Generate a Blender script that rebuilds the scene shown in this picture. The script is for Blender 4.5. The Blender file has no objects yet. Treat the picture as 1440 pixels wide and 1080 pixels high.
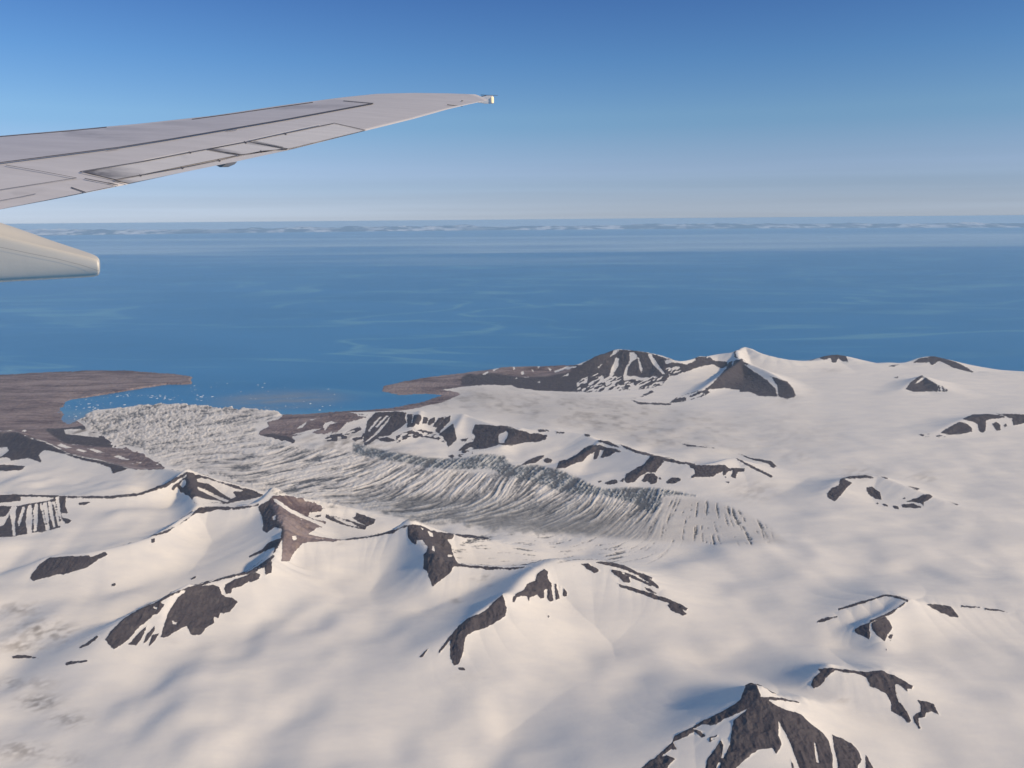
import bpy, math, random
import numpy as np
from mathutils import Vector, Matrix
R = math.radians

# ------------------------------------------------------------------ camera, sky, sun, exposure
H = 5500.0                    # height of the aircraft above the sea (camera sits at z = 0, the sea at z = -H)
FPX = 1121.0                  # focal length in photograph pixels (1440 wide)
PITCH, ROLL = R(11.65), R(0.49)
SUN_EL, SUN_AZ = R(29), R(116)     # azimuth clockwise from +Y (the way the camera looks)

scene = bpy.context.scene
col = scene.collection
_f = np.array([0, math.cos(PITCH), -math.sin(PITCH)])
_r0 = np.array([1.0, 0, 0]); _u0 = np.array([0, math.sin(PITCH), math.cos(PITCH)])
_r = _r0*math.cos(ROLL) - _u0*math.sin(ROLL)
_u = _u0*math.cos(ROLL) + _r0*math.sin(ROLL)
cam_d = bpy.data.cameras.new('camera'); cam = bpy.data.objects.new('camera', cam_d); col.objects.link(cam)
cam_d.sensor_width = 36; cam_d.lens = 36*FPX/1440; cam_d.clip_start = 0.1; cam_d.clip_end = 2e6
M_ = Matrix(((_r[0], _u[0], -_f[0], 0), (_r[1], _u[1], -_f[1], 0), (_r[2], _u[2], -_f[2], 0), (0, 0, 0, 1)))
cam.matrix_world = M_
scene.camera = cam

world = bpy.data.worlds.new('World'); scene.world = world; world.use_nodes = True
wn = world.node_tree; wn.nodes.clear()
out = wn.nodes.new('ShaderNodeOutputWorld'); bg = wn.nodes.new('ShaderNodeBackground')
sky = wn.nodes.new('ShaderNodeTexSky'); sky.sky_type = 'NISHITA'; sky.sun_disc = False
sky.sun_elevation = SUN_EL; sky.sun_rotation = SUN_AZ
sky.altitude = 1500; sky.air_density = 1.25; sky.dust_density = 0.6; sky.ozone_density = 2.0
tc = wn.nodes.new('ShaderNodeTexCoord'); sx = wn.nodes.new('ShaderNodeSeparateXYZ'); cx = wn.nodes.new('ShaderNodeCombineXYZ')
mx = wn.nodes.new('ShaderNodeMath'); mx.operation = 'MAXIMUM'; mx.inputs[1].default_value = 0.12
wl = wn.links.new
wl(tc.outputs['Generated'], sx.inputs[0]); wl(sx.outputs[0], cx.inputs[0]); wl(sx.outputs[1], cx.inputs[1])
wl(sx.outputs[2], mx.inputs[0]); wl(mx.outputs[0], cx.inputs[2]); wl(cx.outputs[0], sky.inputs[0])
# thin haze layers low in the sky: pale air, with a faint mauve stratus band
zr = wn.nodes.new('ShaderNodeValToRGB'); mz = wn.nodes.new('ShaderNodeMapRange')
mz.inputs['From Min'].default_value = 0.0; mz.inputs['From Max'].default_value = 1.0
wl(sx.outputs[2], mz.inputs['Value']); wl(mz.outputs[0], zr.inputs[0])
SKYRAMP = [(0.0, (1.26, 1.01, 1.01)), (0.016, (1.19, 1.0, 1.04)), (0.039, (1.0, .94, 1.06)), (0.057, (.97, .94, 1.12)), (0.107, (.60, .79, 1.05)), (0.18, (.44, .70, 1.04)), (0.26, (.33, .56, .96)), (.42, (.68, .82, .97)), (1.0, (1.0, 1.02, 1.05))]  # high stops lift the unseen overhead sky to lighten ground shadows
cr = zr.color_ramp
while len(cr.elements) < len(SKYRAMP): cr.elements.new(0.5)
for e, (p, c) in zip(cr.elements, SKYRAMP): e.position = p; e.color = (*c, 1)
nz = wn.nodes.new('ShaderNodeTexNoise'); mp = wn.nodes.new('ShaderNodeMapping')
mp.inputs['Scale'].default_value = (1.9, 1.9, 80); nz.inputs['Scale'].default_value = 1.0; nz.inputs['Detail'].default_value = 3
wl(tc.outputs['Generated'], mp.inputs[0]); wl(mp.outputs[0], nz.inputs['Vector'])
band = wn.nodes.new('ShaderNodeMapRange'); band.inputs['From Min'].default_value = 0.085; band.inputs['From Max'].default_value = 0.0
wl(sx.outputs[2], band.inputs['Value'])
am = wn.nodes.new('ShaderNodeMapRange'); am.inputs['From Min'].default_value = .35; am.inputs['From Max'].default_value = .65
am.inputs['To Min'].default_value = -.055; am.inputs['To Max'].default_value = .05
wl(nz.outputs[0], am.inputs['Value'])
m1 = wn.nodes.new('ShaderNodeMath'); m1.operation = 'MULTIPLY_ADD'; m1.inputs[2].default_value = 1.0
wl(am.outputs[0], m1.inputs[0]); wl(band.outputs[0], m1.inputs[1])
mixA = wn.nodes.new('ShaderNodeMix'); mixA.data_type = 'RGBA'; mixA.blend_type = 'MULTIPLY'; mixA.inputs[0].default_value = 1
wl(sky.outputs[0], mixA.inputs[6]); wl(zr.outputs[0], mixA.inputs[7])
sc1 = wn.nodes.new('ShaderNodeVectorMath'); sc1.operation = 'SCALE'
wl(mixA.outputs[2], sc1.inputs[0]); wl(m1.outputs[0], sc1.inputs['Scale'])
wl(sc1.outputs[0], bg.inputs[0]); bg.inputs[1].default_value = 0.105
wl(bg.outputs[0], out.inputs[0])

sun_d = bpy.data.lights.new('sun', 'SUN'); sun = bpy.data.objects.new('sun', sun_d); col.objects.link(sun)
sun_d.energy = 4.05; sun_d.angle = R(3.0); sun_d.color = (1.0, 0.785, 0.54)
sdir = Vector((math.sin(SUN_AZ)*math.cos(SUN_EL), math.cos(SUN_AZ)*math.cos(SUN_EL), math.sin(SUN_EL)))
sun.rotation_euler = sdir.to_track_quat('Z', 'Y').to_euler()
sun.location = (30, -30, 40)

scene.render.engine = 'CYCLES'
scene.view_settings.view_transform = 'Standard'; scene.view_settings.look = 'None'
scene.view_settings.gamma = 1.0; scene.view_settings.exposure = -0.15
scene.cycles.use_denoising = True
scene.cycles.max_bounces = 4; scene.cycles.diffuse_bounces = 2; scene.cycles.volume_bounces = 1
scene.cycles.caustics_reflective = False

# ------------------------------------------------------------------ helpers
def ray(u, v):
    """direction(s) through photograph pixel(s)"""
    u = np.asarray(u, float); v = np.asarray(v, float)
    a = (u-720)/FPX; b = (540-v)/FPX
    return a[..., None]*_r + b[..., None]*_u + _f

def proj(P):
    x = P@_r; y = P@_u; z = P@_f
    z = np.where(np.abs(z) < 1e-6, 1e-6, z)
    return 720+FPX*x/z, 540-FPX*y/z

def ground(u, v, h):
    d = ray(u, v); t = (h-H)/d[..., 2]
    return d*t[..., None] if np.ndim(t) else d*t

def props(o, label=None, cat=None, group=None, kind=None):
    if label: o['label'] = label
    if cat: o['category'] = cat
    if group: o['group'] = group
    if kind: o['kind'] = kind
    return o

def link_mesh(name, verts, faces, mat, parent=None, smooth=True):
    me = bpy.data.meshes.new(name); me.from_pydata([tuple(map(float, p)) for p in verts], [], [tuple(f) for f in faces])
    me.update(); o = bpy.data.objects.new(name, me); col.objects.link(o)
    if mat: me.materials.append(mat)
    if parent is not None: o.parent = parent
    me.polygons.foreach_set('use_smooth', [smooth]*len(me.polygons))
    return o

def hash2(ix, iy, seed):
    n = (ix.astype(np.int64)*374761393 + iy.astype(np.int64)*668265263 + seed*974711) & 0xffffffff
    n = ((n ^ (n >> 13))*1274126177) & 0xffffffff
    n = (n ^ (n >> 16)) & 0xffffff
    return n.astype(np.float64)/0xffffff*2-1

def vnoise(x, y, seed=0):
    ix = np.floor(x); iy = np.floor(y); fx = x-ix; fy = y-iy
    fx = fx*fx*fx*(fx*(fx*6-15)+10); fy = fy*fy*fy*(fy*(fy*6-15)+10)
    a = hash2(ix, iy, seed); b = hash2(ix+1, iy, seed); c = hash2(ix, iy+1, seed); d = hash2(ix+1, iy+1, seed)
    return (a+(b-a)*fx)*(1-fy) + (c+(d-c)*fx)*fy

def fbm(x, y, seed=0, oct=4, ridged=False):
    s = 0; a = 1.0; t = 0
    for k in range(oct):
        n = vnoise(x, y, seed+k*17)
        if ridged: n = 1-2*np.abs(n)
        s = s+a*n; t += a; a *= .5
        x, y = x*1.9+y*.35+3.1, y*1.9-x*.35+7.7
    return s/t

def ss(x, a, b):
    t = np.clip((x-a)/(b-a), 0, 1); return t*t*(3-2*t)

class Nodes:
    def __init__(s, name):
        s.m = bpy.data.materials.new(name); s.m.use_nodes = True; s.t = s.m.node_tree
        s.b = s.t.nodes['Principled BSDF']; s.o = s.t.nodes['Material Output']
        s.tc = None
    def new(s, kind, **kw):
        n = s.t.nodes.new('ShaderNode'+kind)
        for k, v in kw.items(): setattr(n, k, v)
        return n
    def link(s, a, b): s.t.links.new(a, b)
    def coord(s):
        if not s.tc: s.tc = s.new('TexCoord')
        return s.tc.outputs['Object']
    def attr(s, name):
        n = s.new('Attribute'); n.attribute_name = name; return n.outputs['Fac']
    def noise(s, scale, detail=3, rough=.55, stretch=None):
        n = s.new('TexNoise'); n.inputs['Scale'].default_value = scale; n.inputs['Detail'].default_value = detail
        n.inputs['Roughness'].default_value = rough
        if stretch:
            m = s.new('Mapping'); m.inputs['Scale'].default_value = stretch[0]; m.inputs['Rotation'].default_value = stretch[1]
            s.link(s.coord(), m.inputs[0]); s.link(m.outputs[0], n.inputs['Vector'])
        else: s.link(s.coord(), n.inputs['Vector'])
        return n.outputs['Fac']
    def rng(s, x, a, b, c=0., d=1., smooth=False):
        n = s.new('MapRange'); n.inputs[1].default_value = a; n.inputs[2].default_value = b
        n.inputs[3].default_value = c; n.inputs[4].default_value = d
        if smooth: n.interpolation_type = 'SMOOTHSTEP'
        s.link(x, n.inputs[0]); return n.outputs[0]
    def math(s, op, x, y=None, z=None):
        n = s.new('Math'); n.operation = op
        for i, q in enumerate((x, y, z)):
            if q is None: continue
            if isinstance(q, (int, float)): n.inputs[i].default_value = q
            else: s.link(q, n.inputs[i])
        return n.outputs[0]
    def mix(s, f, a, b, mode='MIX'):
        n = s.new('Mix'); n.data_type = 'RGBA'; n.blend_type = mode
        for i, q in ((0, f), (6, a), (7, b)):
            if isinstance(q, (int, float)): n.inputs[i].default_value = q
            elif isinstance(q, tuple): n.inputs[i].default_value = (*q, 1)
            else: s.link(q, n.inputs[i])
        return n.outputs[2]
    def bump(s, h, strength, dist):
        n = s.new('Bump'); n.inputs['Strength'].default_value = strength; n.inputs['Distance'].default_value = dist
        s.link(h, n.inputs['Height']); s.link(n.outputs[0], s.b.inputs['Normal']); return n

# ------------------------------------------------------------------ materials of the land
def terrain_material():
    n = Nodes('snow_rock_ice')
    rock = n.attr('rock'); brown = n.attr('brown'); dirt = n.attr('dirt'); crev = n.attr('crev'); blue = n.attr('blue')
    fine = n.noise(.02, 4, .65)
    strat = n.noise(1/420, 6, .68, ((.6, 1.3, 1), (0, 0, -.3)))
    edge = n.math('ADD', rock, n.math('ADD', n.rng(fine, .3, .7, -.75, .75), n.rng(n.noise(.006, 3, .6, ((1, .55, 1), (0, 0, .3))),   .3, .7, -.7, .7)))
    rf = n.rng(edge, -.35, .35, smooth=True)
    # snow, dulled by old wind crust and dust
    snow = n.mix(n.rng(strat, .35, .7), (.91, .875, .80), (.79, .775, .745))
    dn = n.math('MULTIPLY', dirt, n.rng(n.noise(1/140, 4, .6), .25, .7, .7, 1.12))
    snow = n.mix(dn, snow, (.29, .265, .24))
    snow = n.mix(n.math('MULTIPLY', blue, n.rng(fine, .3, .6, .55, 1.0)), snow, (.06, .115, .165))
    # crevassed ice: bright ribs, troughs coloured dark grey
    cf = n.math('ADD', crev, n.math('MULTIPLY', n.math('ABSOLUTE', crev), n.rng(fine, .3, .7, -.6, .6)))
    snow = n.mix(n.rng(cf, -.05, -.8), snow, (.15, .155, .165))
    rk = n.mix(brown, n.mix(fine, (.066, .060, .072), (.104, .092, .102)), n.mix(n.rng(n.noise(1/1300, 7, .75, ((.45, 1.5, 1), (0, 0, .25))), .4, .6), (.125, .095, .105), (.34, .28, .275)))
    rk = n.mix(n.rng(n.noise(.006, 5, .7), .5, .75), rk, n.mix(brown, (.14, .125, .125), (.33, .26, .225)))
    c = n.mix(rf, snow, rk)
    n.link(c, n.b.inputs['Base Color'])
    n.b.inputs['Roughness'].default_value = .8; n.b.inputs['Specular IOR Level'].default_value = .25
    h = n.math('ADD', n.math('MULTIPLY', n.rng(fine, 0, 1, 0, 15), n.math('ADD', rf, n.math('ADD', .12, n.math('MULTIPLY', n.math('ABSOLUTE', crev), .5)))), 0)
    n.bump(h, .8, 1.0)
    return n.m

def sea_material():
    n = Nodes('sea_water')
    sep = n.new('SeparateXYZ'); n.link(n.coord(), sep.inputs[0])
    yy = sep.outputs[1]
    # slicks and currents
    w = n.noise(1/6000, 5, .6, ((.45, 1, 1), (0, 0, .15)))
    w2 = n.noise(1/11000, 3, .5, ((.55, 1, 1), (0, 0, -.3))); w2.node.inputs['Distortion'].default_value = 1.6
    streak = n.rng(n.math('ABSOLUTE', n.math('SUBTRACT', w2, .5)), .03, 0.0, 0, 1)
    base = n.mix(n.rng(w, .3, .7), (.032, .20, .42), (.052, .25, .50))
    base = n.mix(n.math('MULTIPLY', n.math('MULTIPLY', streak, n.rng(w, .35, .6)), .95), base, (.14, .37, .52))
    # loose drift ice far out
    yw = n.math('ADD', yy, n.rng(n.noise(1/60000, 4, .6, ((.3, 1, 1), (0, 0, 0))), .3, .7, -60000, 60000))
    ice = n.math('MULTIPLY', n.rng(yw, 115000, 165000, smooth=True), n.rng(yw, 300000, 230000, smooth=True))
    ice = n.math('MULTIPLY', ice, n.rng(n.noise(1/40000, 6, .7, ((.15, 1, 1), (0, 0, 0))), .3, .65, .15, 1.0))
    base = n.mix(n.math('MULTIPLY', ice, .95), base, (.55, .70, .78))
    # silt plume drifting off the glacier front
    def blob(cx_, cy_, rx, ry):
        vx = n.math('DIVIDE', n.math('SUBTRACT', sep.outputs[0], cx_), rx); vy = n.math('DIVIDE', n.math('SUBTRACT', yy, cy_), ry)
        d = n.math('SQRT', n.math('ADD', n.math('MULTIPLY', vx, vx), n.math('MULTIPLY', vy, vy)))
        return n.rng(d, 1, .1, smooth=True)
    silt = n.noise(1/900, 5, .65, ((.35, 1, 1), (0, 0, -.35)))
    pl = n.math('MULTIPLY', n.math('MAXIMUM', blob(-7200, 21600, 2600, 1500), n.math('MAXIMUM', blob(-7300, 24600, 3000, 2000), n.math('MULTIPLY', blob(-10800, 21600, 5200, 3000), .8))), n.rng(silt, .36, .6, .3, 1.0))
    base = n.mix(n.math('MULTIPLY', pl, .95), base, (.26, .29, .31))
    n.link(base, n.b.inputs['Base Color'])
    n.b.inputs['Roughness'].default_value = .32; n.b.inputs['IOR'].default_value = 1.33
    n.b.inputs['Specular IOR Level'].default_value = .4
    n.bump(n.noise(1/120, 4, .6), .35, 18.0)
    return n.m

# ------------------------------------------------------------------ traced outlines (coordinates of enlarged crops: offset, scale 3.6)
def Z(ox, oy, pts, s=3.6): return [(ox+x/s, oy+y/s) for x, y in pts]
A, B, C, D = (0, 500), (350, 450), (700, 450), (1040, 450)
E, F, G, I, HH = (0, 780), (350, 700), (700, 700), (1040, 780), (840, 930)
# (op, crop, points): op r = dark rock, also faces painted dark for shade, b = brown ground, also sunlit faces, s = snow lying on it, p = streaky part-covered rock
T = []
def a_(op, crop, *polys):
    for p in polys:
        if crop == 'J': T.append((op, Z(560, 470, p, 4.8)))
        else: T.append((op, Z(*crop, p)))
a_('b', A, [(0,95),(150,90),(400,85),(600,80),(700,85),(850,90),(960,100),(970,120),(960,145),(850,140),(720,158),(640,180),(560,190),(450,195),(400,215),(330,225),(310,270),(300,330),(340,330),(360,345),(330,370),(330,430),(260,400),(200,375),(100,378),(0,395)],
   [(0,390),(20,385),(100,375),(200,370),(260,400),(330,445),(430,455),(540,460),(640,465),(700,475),(760,505),(800,545),(835,575),(760,578),(690,578),(650,570),(600,555),(500,528),(430,515),(350,495),(290,465),(230,435),(150,415),(90,388),(0,405)])
a_('r', A, [(230,375),(300,330),(380,320),(480,350),(530,400),(570,440),(640,470),(540,465),(430,455),(330,445),(260,402)],
   [(0,400),(90,388),(150,420),(230,440),(290,470),(350,500),(430,520),(500,530),(560,545),(620,560),(650,575),(570,598),(560,570),(500,545),(400,525),(330,500),(270,485),(225,478),(195,505),(215,545),(180,530),(150,520),(60,530),(0,545)],  # shadowed side of the hill, its shade painted as dark rock
   [(0,545),(70,555),(130,560),(110,580),(0,590)],
   [(0,705),(100,705),(105,735),(0,760)],
   [(0,760),(60,765),(270,730),(280,712),(335,715),(330,765),(345,800),(310,800),(320,820),(365,835),(350,850),(325,855),(310,825),(305,870),(280,878),(245,885),(215,893),(185,895),(140,905),(95,910),(70,918),(10,920),(0,930)],
   [(60,702),(380,712),(560,712),(700,696),(830,653),(950,586),(957,597),(840,667),(700,710),(560,724),(380,722),(60,712)],
   [(395,748),(420,742),(460,742),(440,752),(400,758)],
   [(945,590),(1000,600),(1100,635),(1200,660),(1280,680),(1330,695),(1330,710),(1280,725),(1220,735),(1150,750),(1080,745),(1010,755),(985,745),(960,715),(915,690),(895,665),(880,685),(865,680),(880,655),(905,645),(925,625),(945,615)],
   [(760,912),(850,885),(960,820),(985,790),(1010,770),(1080,763),(1180,768),(1280,760),(1310,750),(1310,762),(1250,774),(1180,782),(1100,782),(1040,797),(990,802),(950,832),(850,895),(765,918)],
   [(765,930),(785,925),(785,945),(770,950)])
a_('s', A, [(0,480),(35,462),(45,480),(10,510),(0,512)], [(0,530),(40,515),(60,535),(140,522),(145,530),(80,555),(0,540)],
   [(290,455),(310,445),(365,465),(330,470)], [(385,478),(400,472),(445,485),(425,490)], [(440,472),(470,470),(530,492),(490,492)],
   [(575,510),(600,505),(655,527),(620,528)], [(655,545),(680,545),(680,552)], [(690,540),(715,540),(715,548)], [(112,382),(125,374),(138,382),(122,388)],
   [(325,375),(400,370),(490,390),(500,415),(400,405),(330,395)],
   [(60,765),(85,765),(75,850),(80,915),(65,915),(60,850),(50,800),(20,860),(0,880),(0,850),(30,810)], [(115,765),(130,765),(110,830),(95,870),(90,840)],
   [(145,755),(160,755),(165,830),(160,900),(140,902),(130,850),(135,790)], [(178,750),(192,750),(192,830),(185,890),(173,890),(168,800)],
   [(200,750),(212,748),(227,830),(245,885),(233,885),(213,800)], [(216,748),(235,745),(245,800),(252,880),(242,880)],
   [(245,742),(260,740),(272,810),(282,870),(270,870),(250,800)], [(268,740),(279,740),(306,860),(294,865)], [(282,715),(300,715),(310,820),(330,850),(320,858),(290,790)],
   [(995,625),(1030,622),(1100,640),(1170,665),(1235,685),(1180,690),(1195,715),(1170,725),(1110,690),(1060,650),(1000,640)],
   [(1000,663),(1060,688),(1120,718),(1165,736),(1150,744),(1090,722),(1000,677)], [(975,718),(1000,715),(1050,730),(1110,735),(1130,745),(1080,745),(1010,757),(985,745)],
   [(910,650),(940,615),(940,655),(925,670),(905,655)])
a_('r', E, [(250,15),(330,10),(450,5),(460,15),(530,-15),(545,0),(490,30),(440,65),(380,85),(320,100),(300,97),(220,120),(170,133),(152,122),(160,100),(200,50)],
   [(565,150),(580,145),(598,153),(580,160),(565,158)], [(960,122),(1000,102),(997,112),(970,127)],
   [(530,430),(560,390),(620,330),(680,290),(750,255),(800,240),(835,250),(800,300),(780,305),(700,370),(640,440),(580,482),(550,455)],
   [(648,455),(700,400),(745,360),(720,420),(690,460)], [(725,455),(740,410),(785,360),(780,390),(750,430)], [(755,462),(770,410),(810,395),(780,440)],
   [(815,415),(850,300),(900,220),(950,175),(1000,160),(1080,152),(1110,165),(1125,205),(1150,215),(1175,218),(1208,240),(1190,260),(1165,285),(1130,300),(1115,290),(1105,320),(1080,310),(1085,345),(1050,365),(1020,405),(990,410),(965,400),(945,360),(915,375),(880,395),(850,415),(820,420)],
   [(1140,150),(1180,130),(1240,110),(1290,92),(1320,100),(1310,120),(1270,130),(1220,160),(1175,172),(1170,195),(1145,200),(1137,175)],
   [(1350,50),(1375,38),(1378,90),(1345,105)],
   [(700,285),(800,232),(850,205),(950,166),(1080,125),(1200,98),(1290,76),(1340,48),(1385,0),(1392,5),(1345,60),(1290,89),(1200,110),(1080,137),(950,178),(855,216),(810,247)],
   [(400,470),(450,440),(490,410),(500,418),(450,455),(410,472)], [(50,515),(100,508),(170,515),(195,525),(70,525)], [(330,550),(350,540),(440,533),(450,543),(380,552),(335,560)])
a_('s', E, [(872,335),(897,345),(892,357),(873,352)], [(775,262),(798,268),(795,280),(778,272)])
a_('b', F, [(100,12),(120,-12),(200,-15),(280,-5),(330,15),(400,48),(440,52),(370,55),(370,70),(310,75),(300,95),(330,110),(390,120),(385,150),(340,152),(330,165),(300,185),(340,195),(430,208),(490,212),(430,222),(360,218),(270,230),(235,270),(205,320),(165,322),(170,220),(160,205),(180,155),(150,120)])  # sunlit right face of the peak, its lit tone painted brown
a_('r', F, [(45,45),(105,10),(150,120),(180,155),(175,200),(130,280),(95,325),(60,350),(0,385),(0,370),(70,330),(120,290),(130,250),(60,280),(0,305),(0,295),(70,260),(100,225),(160,205),(165,160),(130,150),(90,178),(70,165),(70,110),(60,75)],  # shaded left face of the same peak, painted dark
   [(330,92),(370,85),(365,98),(340,100)], [(390,85),(500,110),(600,145),(590,165),(520,150),(430,120),(390,100)],
   [(545,75),(580,85),(640,110),(635,130),(600,145),(550,120),(520,100),(540,95)], [(80,340),(115,325),(115,380),(85,392)], [(0,385),(30,380),(40,395),(60,390),(50,410),(0,432)],
   [(800,140),(830,132),(870,138),(920,165),(980,178),(1080,185),(1190,195),(1235,212),(1180,210),(1100,205),(1040,190),(1030,212),(1000,210),(1025,240),(1030,275),(1045,310),(1055,332),(1060,345),(1040,345),(1020,380),(970,420),(930,447),(920,420),(900,370),(880,360),(885,310),(880,280),(905,255),(890,235),(850,235),(830,232),(805,200)],
   [(1040,330),(1120,343),(1200,348),(1300,353),(1430,350),(1340,363),(1220,364),(1120,354),(1050,346)],
   [(490,208),(560,200),(640,186),(720,168),(800,137),(800,145),(730,178),(640,196),(560,210),(490,216)],
   [(1285,490),(1300,540),(1305,555),(1300,600),(1250,630),(1200,660),(1130,680),(1100,700),(1090,740),(1085,790),(1060,845),(1040,848),(1020,810),(1018,740),(1020,720),(990,760),(960,795),(960,775),(1020,700),(1060,650),(1110,610),(1200,570),(1260,510)],
   [(865,808),(900,770),(912,763),(880,802)], [(1058,860),(1090,860),(1098,874),(1065,872)])
a_('s', F, [(120,95),(133,92),(137,113),(122,114)], [(218,195),(240,192),(243,213),(224,216)], [(115,-2),(140,8),(220,62),(300,98),(390,134),(385,150),(300,117),(210,77),(130,22)],
   [(430,105),(520,125),(565,152),(500,138)], [(400,92),(440,98),(500,118),(450,112)], [(872,153),(887,160),(880,167)], [(903,170),(930,183),(937,200),(915,192)], [(927,243),(939,250),(940,274),(929,266)],
   [(850,215),(880,215),(905,245),(900,270),(880,290),(845,240)], [(1003,290),(1030,290),(1035,300),(1010,300)])
a_('r', G, [(75,510),(90,490),(130,470),(150,435),(190,420),(200,385),(235,362),(255,375),(255,415),(275,435),(275,480),(283,520),(265,530),(250,510),(250,465),(235,470),(235,510),(215,510),(200,490),(160,505),(158,530),(150,500),(120,498),(95,505),(85,528),(75,525)],
   [(284,438),(298,438),(313,510),(295,518)], [(311,446),(319,450),(319,484)], [(333,455),(353,480),(349,500),(330,500)], [(418,330),(460,335),(515,370),(490,382),(450,360)],
   [(500,326),(560,323),(640,343),(700,373),(785,405),(780,414),(700,387),(620,357)], [(575,365),(620,372),(640,390),(660,395),(675,430),(640,428),(600,400),(578,385)],
   [(610,368),(700,397),(782,443),(772,450),(690,412)], [(680,376),(760,407),(818,448),(818,464),(750,423)],
   [(603,433),(660,448),(760,478),(850,508),(920,538),(964,562),(955,572),(920,562),(860,532),(790,512),(700,477),(620,452)], [(742,452),(770,460),(807,485),(760,472)], [(858,545),(880,538),(930,563),(957,590),(940,599),(880,572)],
   [(250,590),(262,602),(258,606)])
a_('r', I, [(388,338),(440,318),(503,311),(450,332),(393,348)], [(500,273),(600,243),(740,200),(800,210),(862,231),(770,302),(660,348),(660,336),(765,290),(848,236),(800,223),(745,209),(600,254),(500,282)],
   [(580,380),(610,360),(660,345),(658,430),(620,410),(585,392)], [(665,350),(700,330),(740,315),(760,340),(775,370),(750,410),(735,440),(700,410),(670,380)],
   [(945,252),(1010,252),(1070,262),(1100,300),(1110,318),(1070,315),(1020,295),(985,275)], [(1120,256),(1220,263),(1225,272),(1120,265)], [(1240,270),(1310,276),(1360,293),(1240,280)],
   [(400,580),(475,575),(510,580),(640,595),(720,588),(745,600),(780,610),(880,665),(875,685),(850,680),(855,700),(820,670),(790,655),(790,690),(815,745),(850,800),(870,845),(850,852),(820,820),(770,790),(765,740),(740,700),(700,685),(660,670),(640,620),(600,602),(530,597),(485,585),(450,610),(410,660),(375,680),(362,660),(380,620),(410,595)],
   [(898,735),(950,745),(980,755),(1015,818),(980,800),(945,800),(935,825),(905,825),(905,850),(918,880),(910,885),(885,850),(880,825),(895,805),(918,795),(915,760)], [(738,470),(748,475),(748,488),(738,484)])
a_('s', I, [(790,700),(805,715),(820,755),(805,745)])
a_('p', I, [(750,420),(775,385),(780,400),(765,440)])
a_('r', HH, [(725,195),(752,120),(805,115),(832,180)], [(735,185),(760,145),(790,140),(815,165),(815,180),(860,180),(950,188),(1022,208),(1022,216),(940,199),(860,192),(890,215),(950,245),(1030,270),(1090,325),(1140,360),(1170,400),(1185,440),(1195,540),(1195,640),(140,640),(380,405),(390,380),(450,350),(500,320),(560,290),(640,250),(700,215)])
a_('s', HH, [(775,230),(740,262),(690,300),(680,350),(670,420),(640,490),(628,490),(640,440),(625,395),(600,440),(560,490),(548,540),(520,640),(120,640),(300,500),(370,450),(390,405),(450,380),(490,365),(530,388),(555,380),(540,362),(490,345),(530,322),(600,322),(650,292),(720,262)])
a_('r', HH, [(600,440),(625,395),(640,430),(628,490),(610,540),(600,640),(530,640),(550,540),(555,500)], [(220,540),(270,500),(350,475),(395,495),(360,530),(320,640),(100,640)], [(370,440),(385,410),(405,445),(385,447)])
a_('s', HH, [(918,305),(960,380),(1000,470),(1035,580),(1050,640),(640,640),(695,560),(700,540),(760,490),(810,450),(885,435),(905,465),(935,420),(918,380)], [(1096,410),(1106,420),(1122,517),(1110,512)],
   [(1170,385),(1190,375),(1200,430),(1220,520),(1225,640),(1200,640),(1188,470)], [(605,530),(618,512),(625,515),(612,560),(600,570)])
a_('r', HH, [(980,500),(1000,540),(985,540)], [(1188,370),(1240,390),(1290,420),(1325,460),(1340,500),(1320,530),(1310,640),(1228,640),(1215,500),(1195,430)], [(1358,470),(1370,485),(1400,540),(1420,640),(1360,640)])
a_('p', HH, [(565,385),(605,365),(610,380),(590,405),(565,410)])
a_('b', 'J', [(-115,365),(-60,340),(0,310),(100,290),(250,265),(420,258),(520,250),(600,215),(660,205),(780,200),(900,190),(1000,198),(1100,195),(1240,210),(1260,250),(1180,300),(1000,290),(850,290),(650,290),(460,352),(300,375),(200,395),(60,380),(0,385),(-60,390)])
a_('r', 'J', [(430,290),(480,260),(520,275),(600,260),(850,290),(1000,285),(1180,250),(1240,210),(1300,170),(1440,100),(1440,385),(1300,388),(1150,388),(950,380),(820,365),(760,345),(600,342),(460,352),(420,345)])
a_('r', C, [(380,230),(420,228),(480,190),(560,152),(610,150),(700,155),(780,170),(850,195),(1000,190),(1060,185),(1050,230),(980,250),(870,285),(830,330),(740,350),(590,360),(480,365),(330,360)],
   [(1050,350),(1090,320),(1160,240),(1170,215),(1210,200),(1240,200),(1230,225),(1290,260),(1340,300),(1390,340),(1420,370),(1420,388),(1310,380),(1280,365),(1200,350),(1150,345),(1080,352),(1050,358)],
   [(1040,195),(1075,190),(1090,205),(1160,210),(1165,235),(1130,245),(1090,225),(1030,235),(960,260),(900,280),(870,285),(930,255),(1000,225)],
   [(870,420),(900,395),(1000,360),(1050,355),(1080,365),(1030,390),(940,415)], [(660,400),(720,390),(780,355),(790,365),(740,385),(700,395)], [(670,403),(720,416),(880,423),(875,431),(720,426)], [(1193,165),(1215,146),(1205,165),(1208,185),(1222,197),(1200,192)])
a_('s', C, [(665,165),(690,162),(705,180),(700,200),(680,210),(660,240),(650,290),(640,305),(635,290),(650,230),(665,215),(668,185)], [(760,170),(775,172),(800,210),(830,250),(848,275),(835,275),(800,240),(775,210)],
   [(590,150),(615,155),(590,175),(560,195),(575,175)], [(600,190),(615,195),(610,235),(575,290),(560,300),(570,260)], [(500,240),(530,220),(515,245)], [(640,280),(700,285),(750,295),(740,305),(690,300),(640,305)], [(705,185),(715,195),(735,250),(725,270)],
   [(845,205),(880,198),(960,200),(1000,190),(1000,205),(960,225),(900,215),(850,222)], [(1180,215),(1195,212),(1190,235)])
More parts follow.
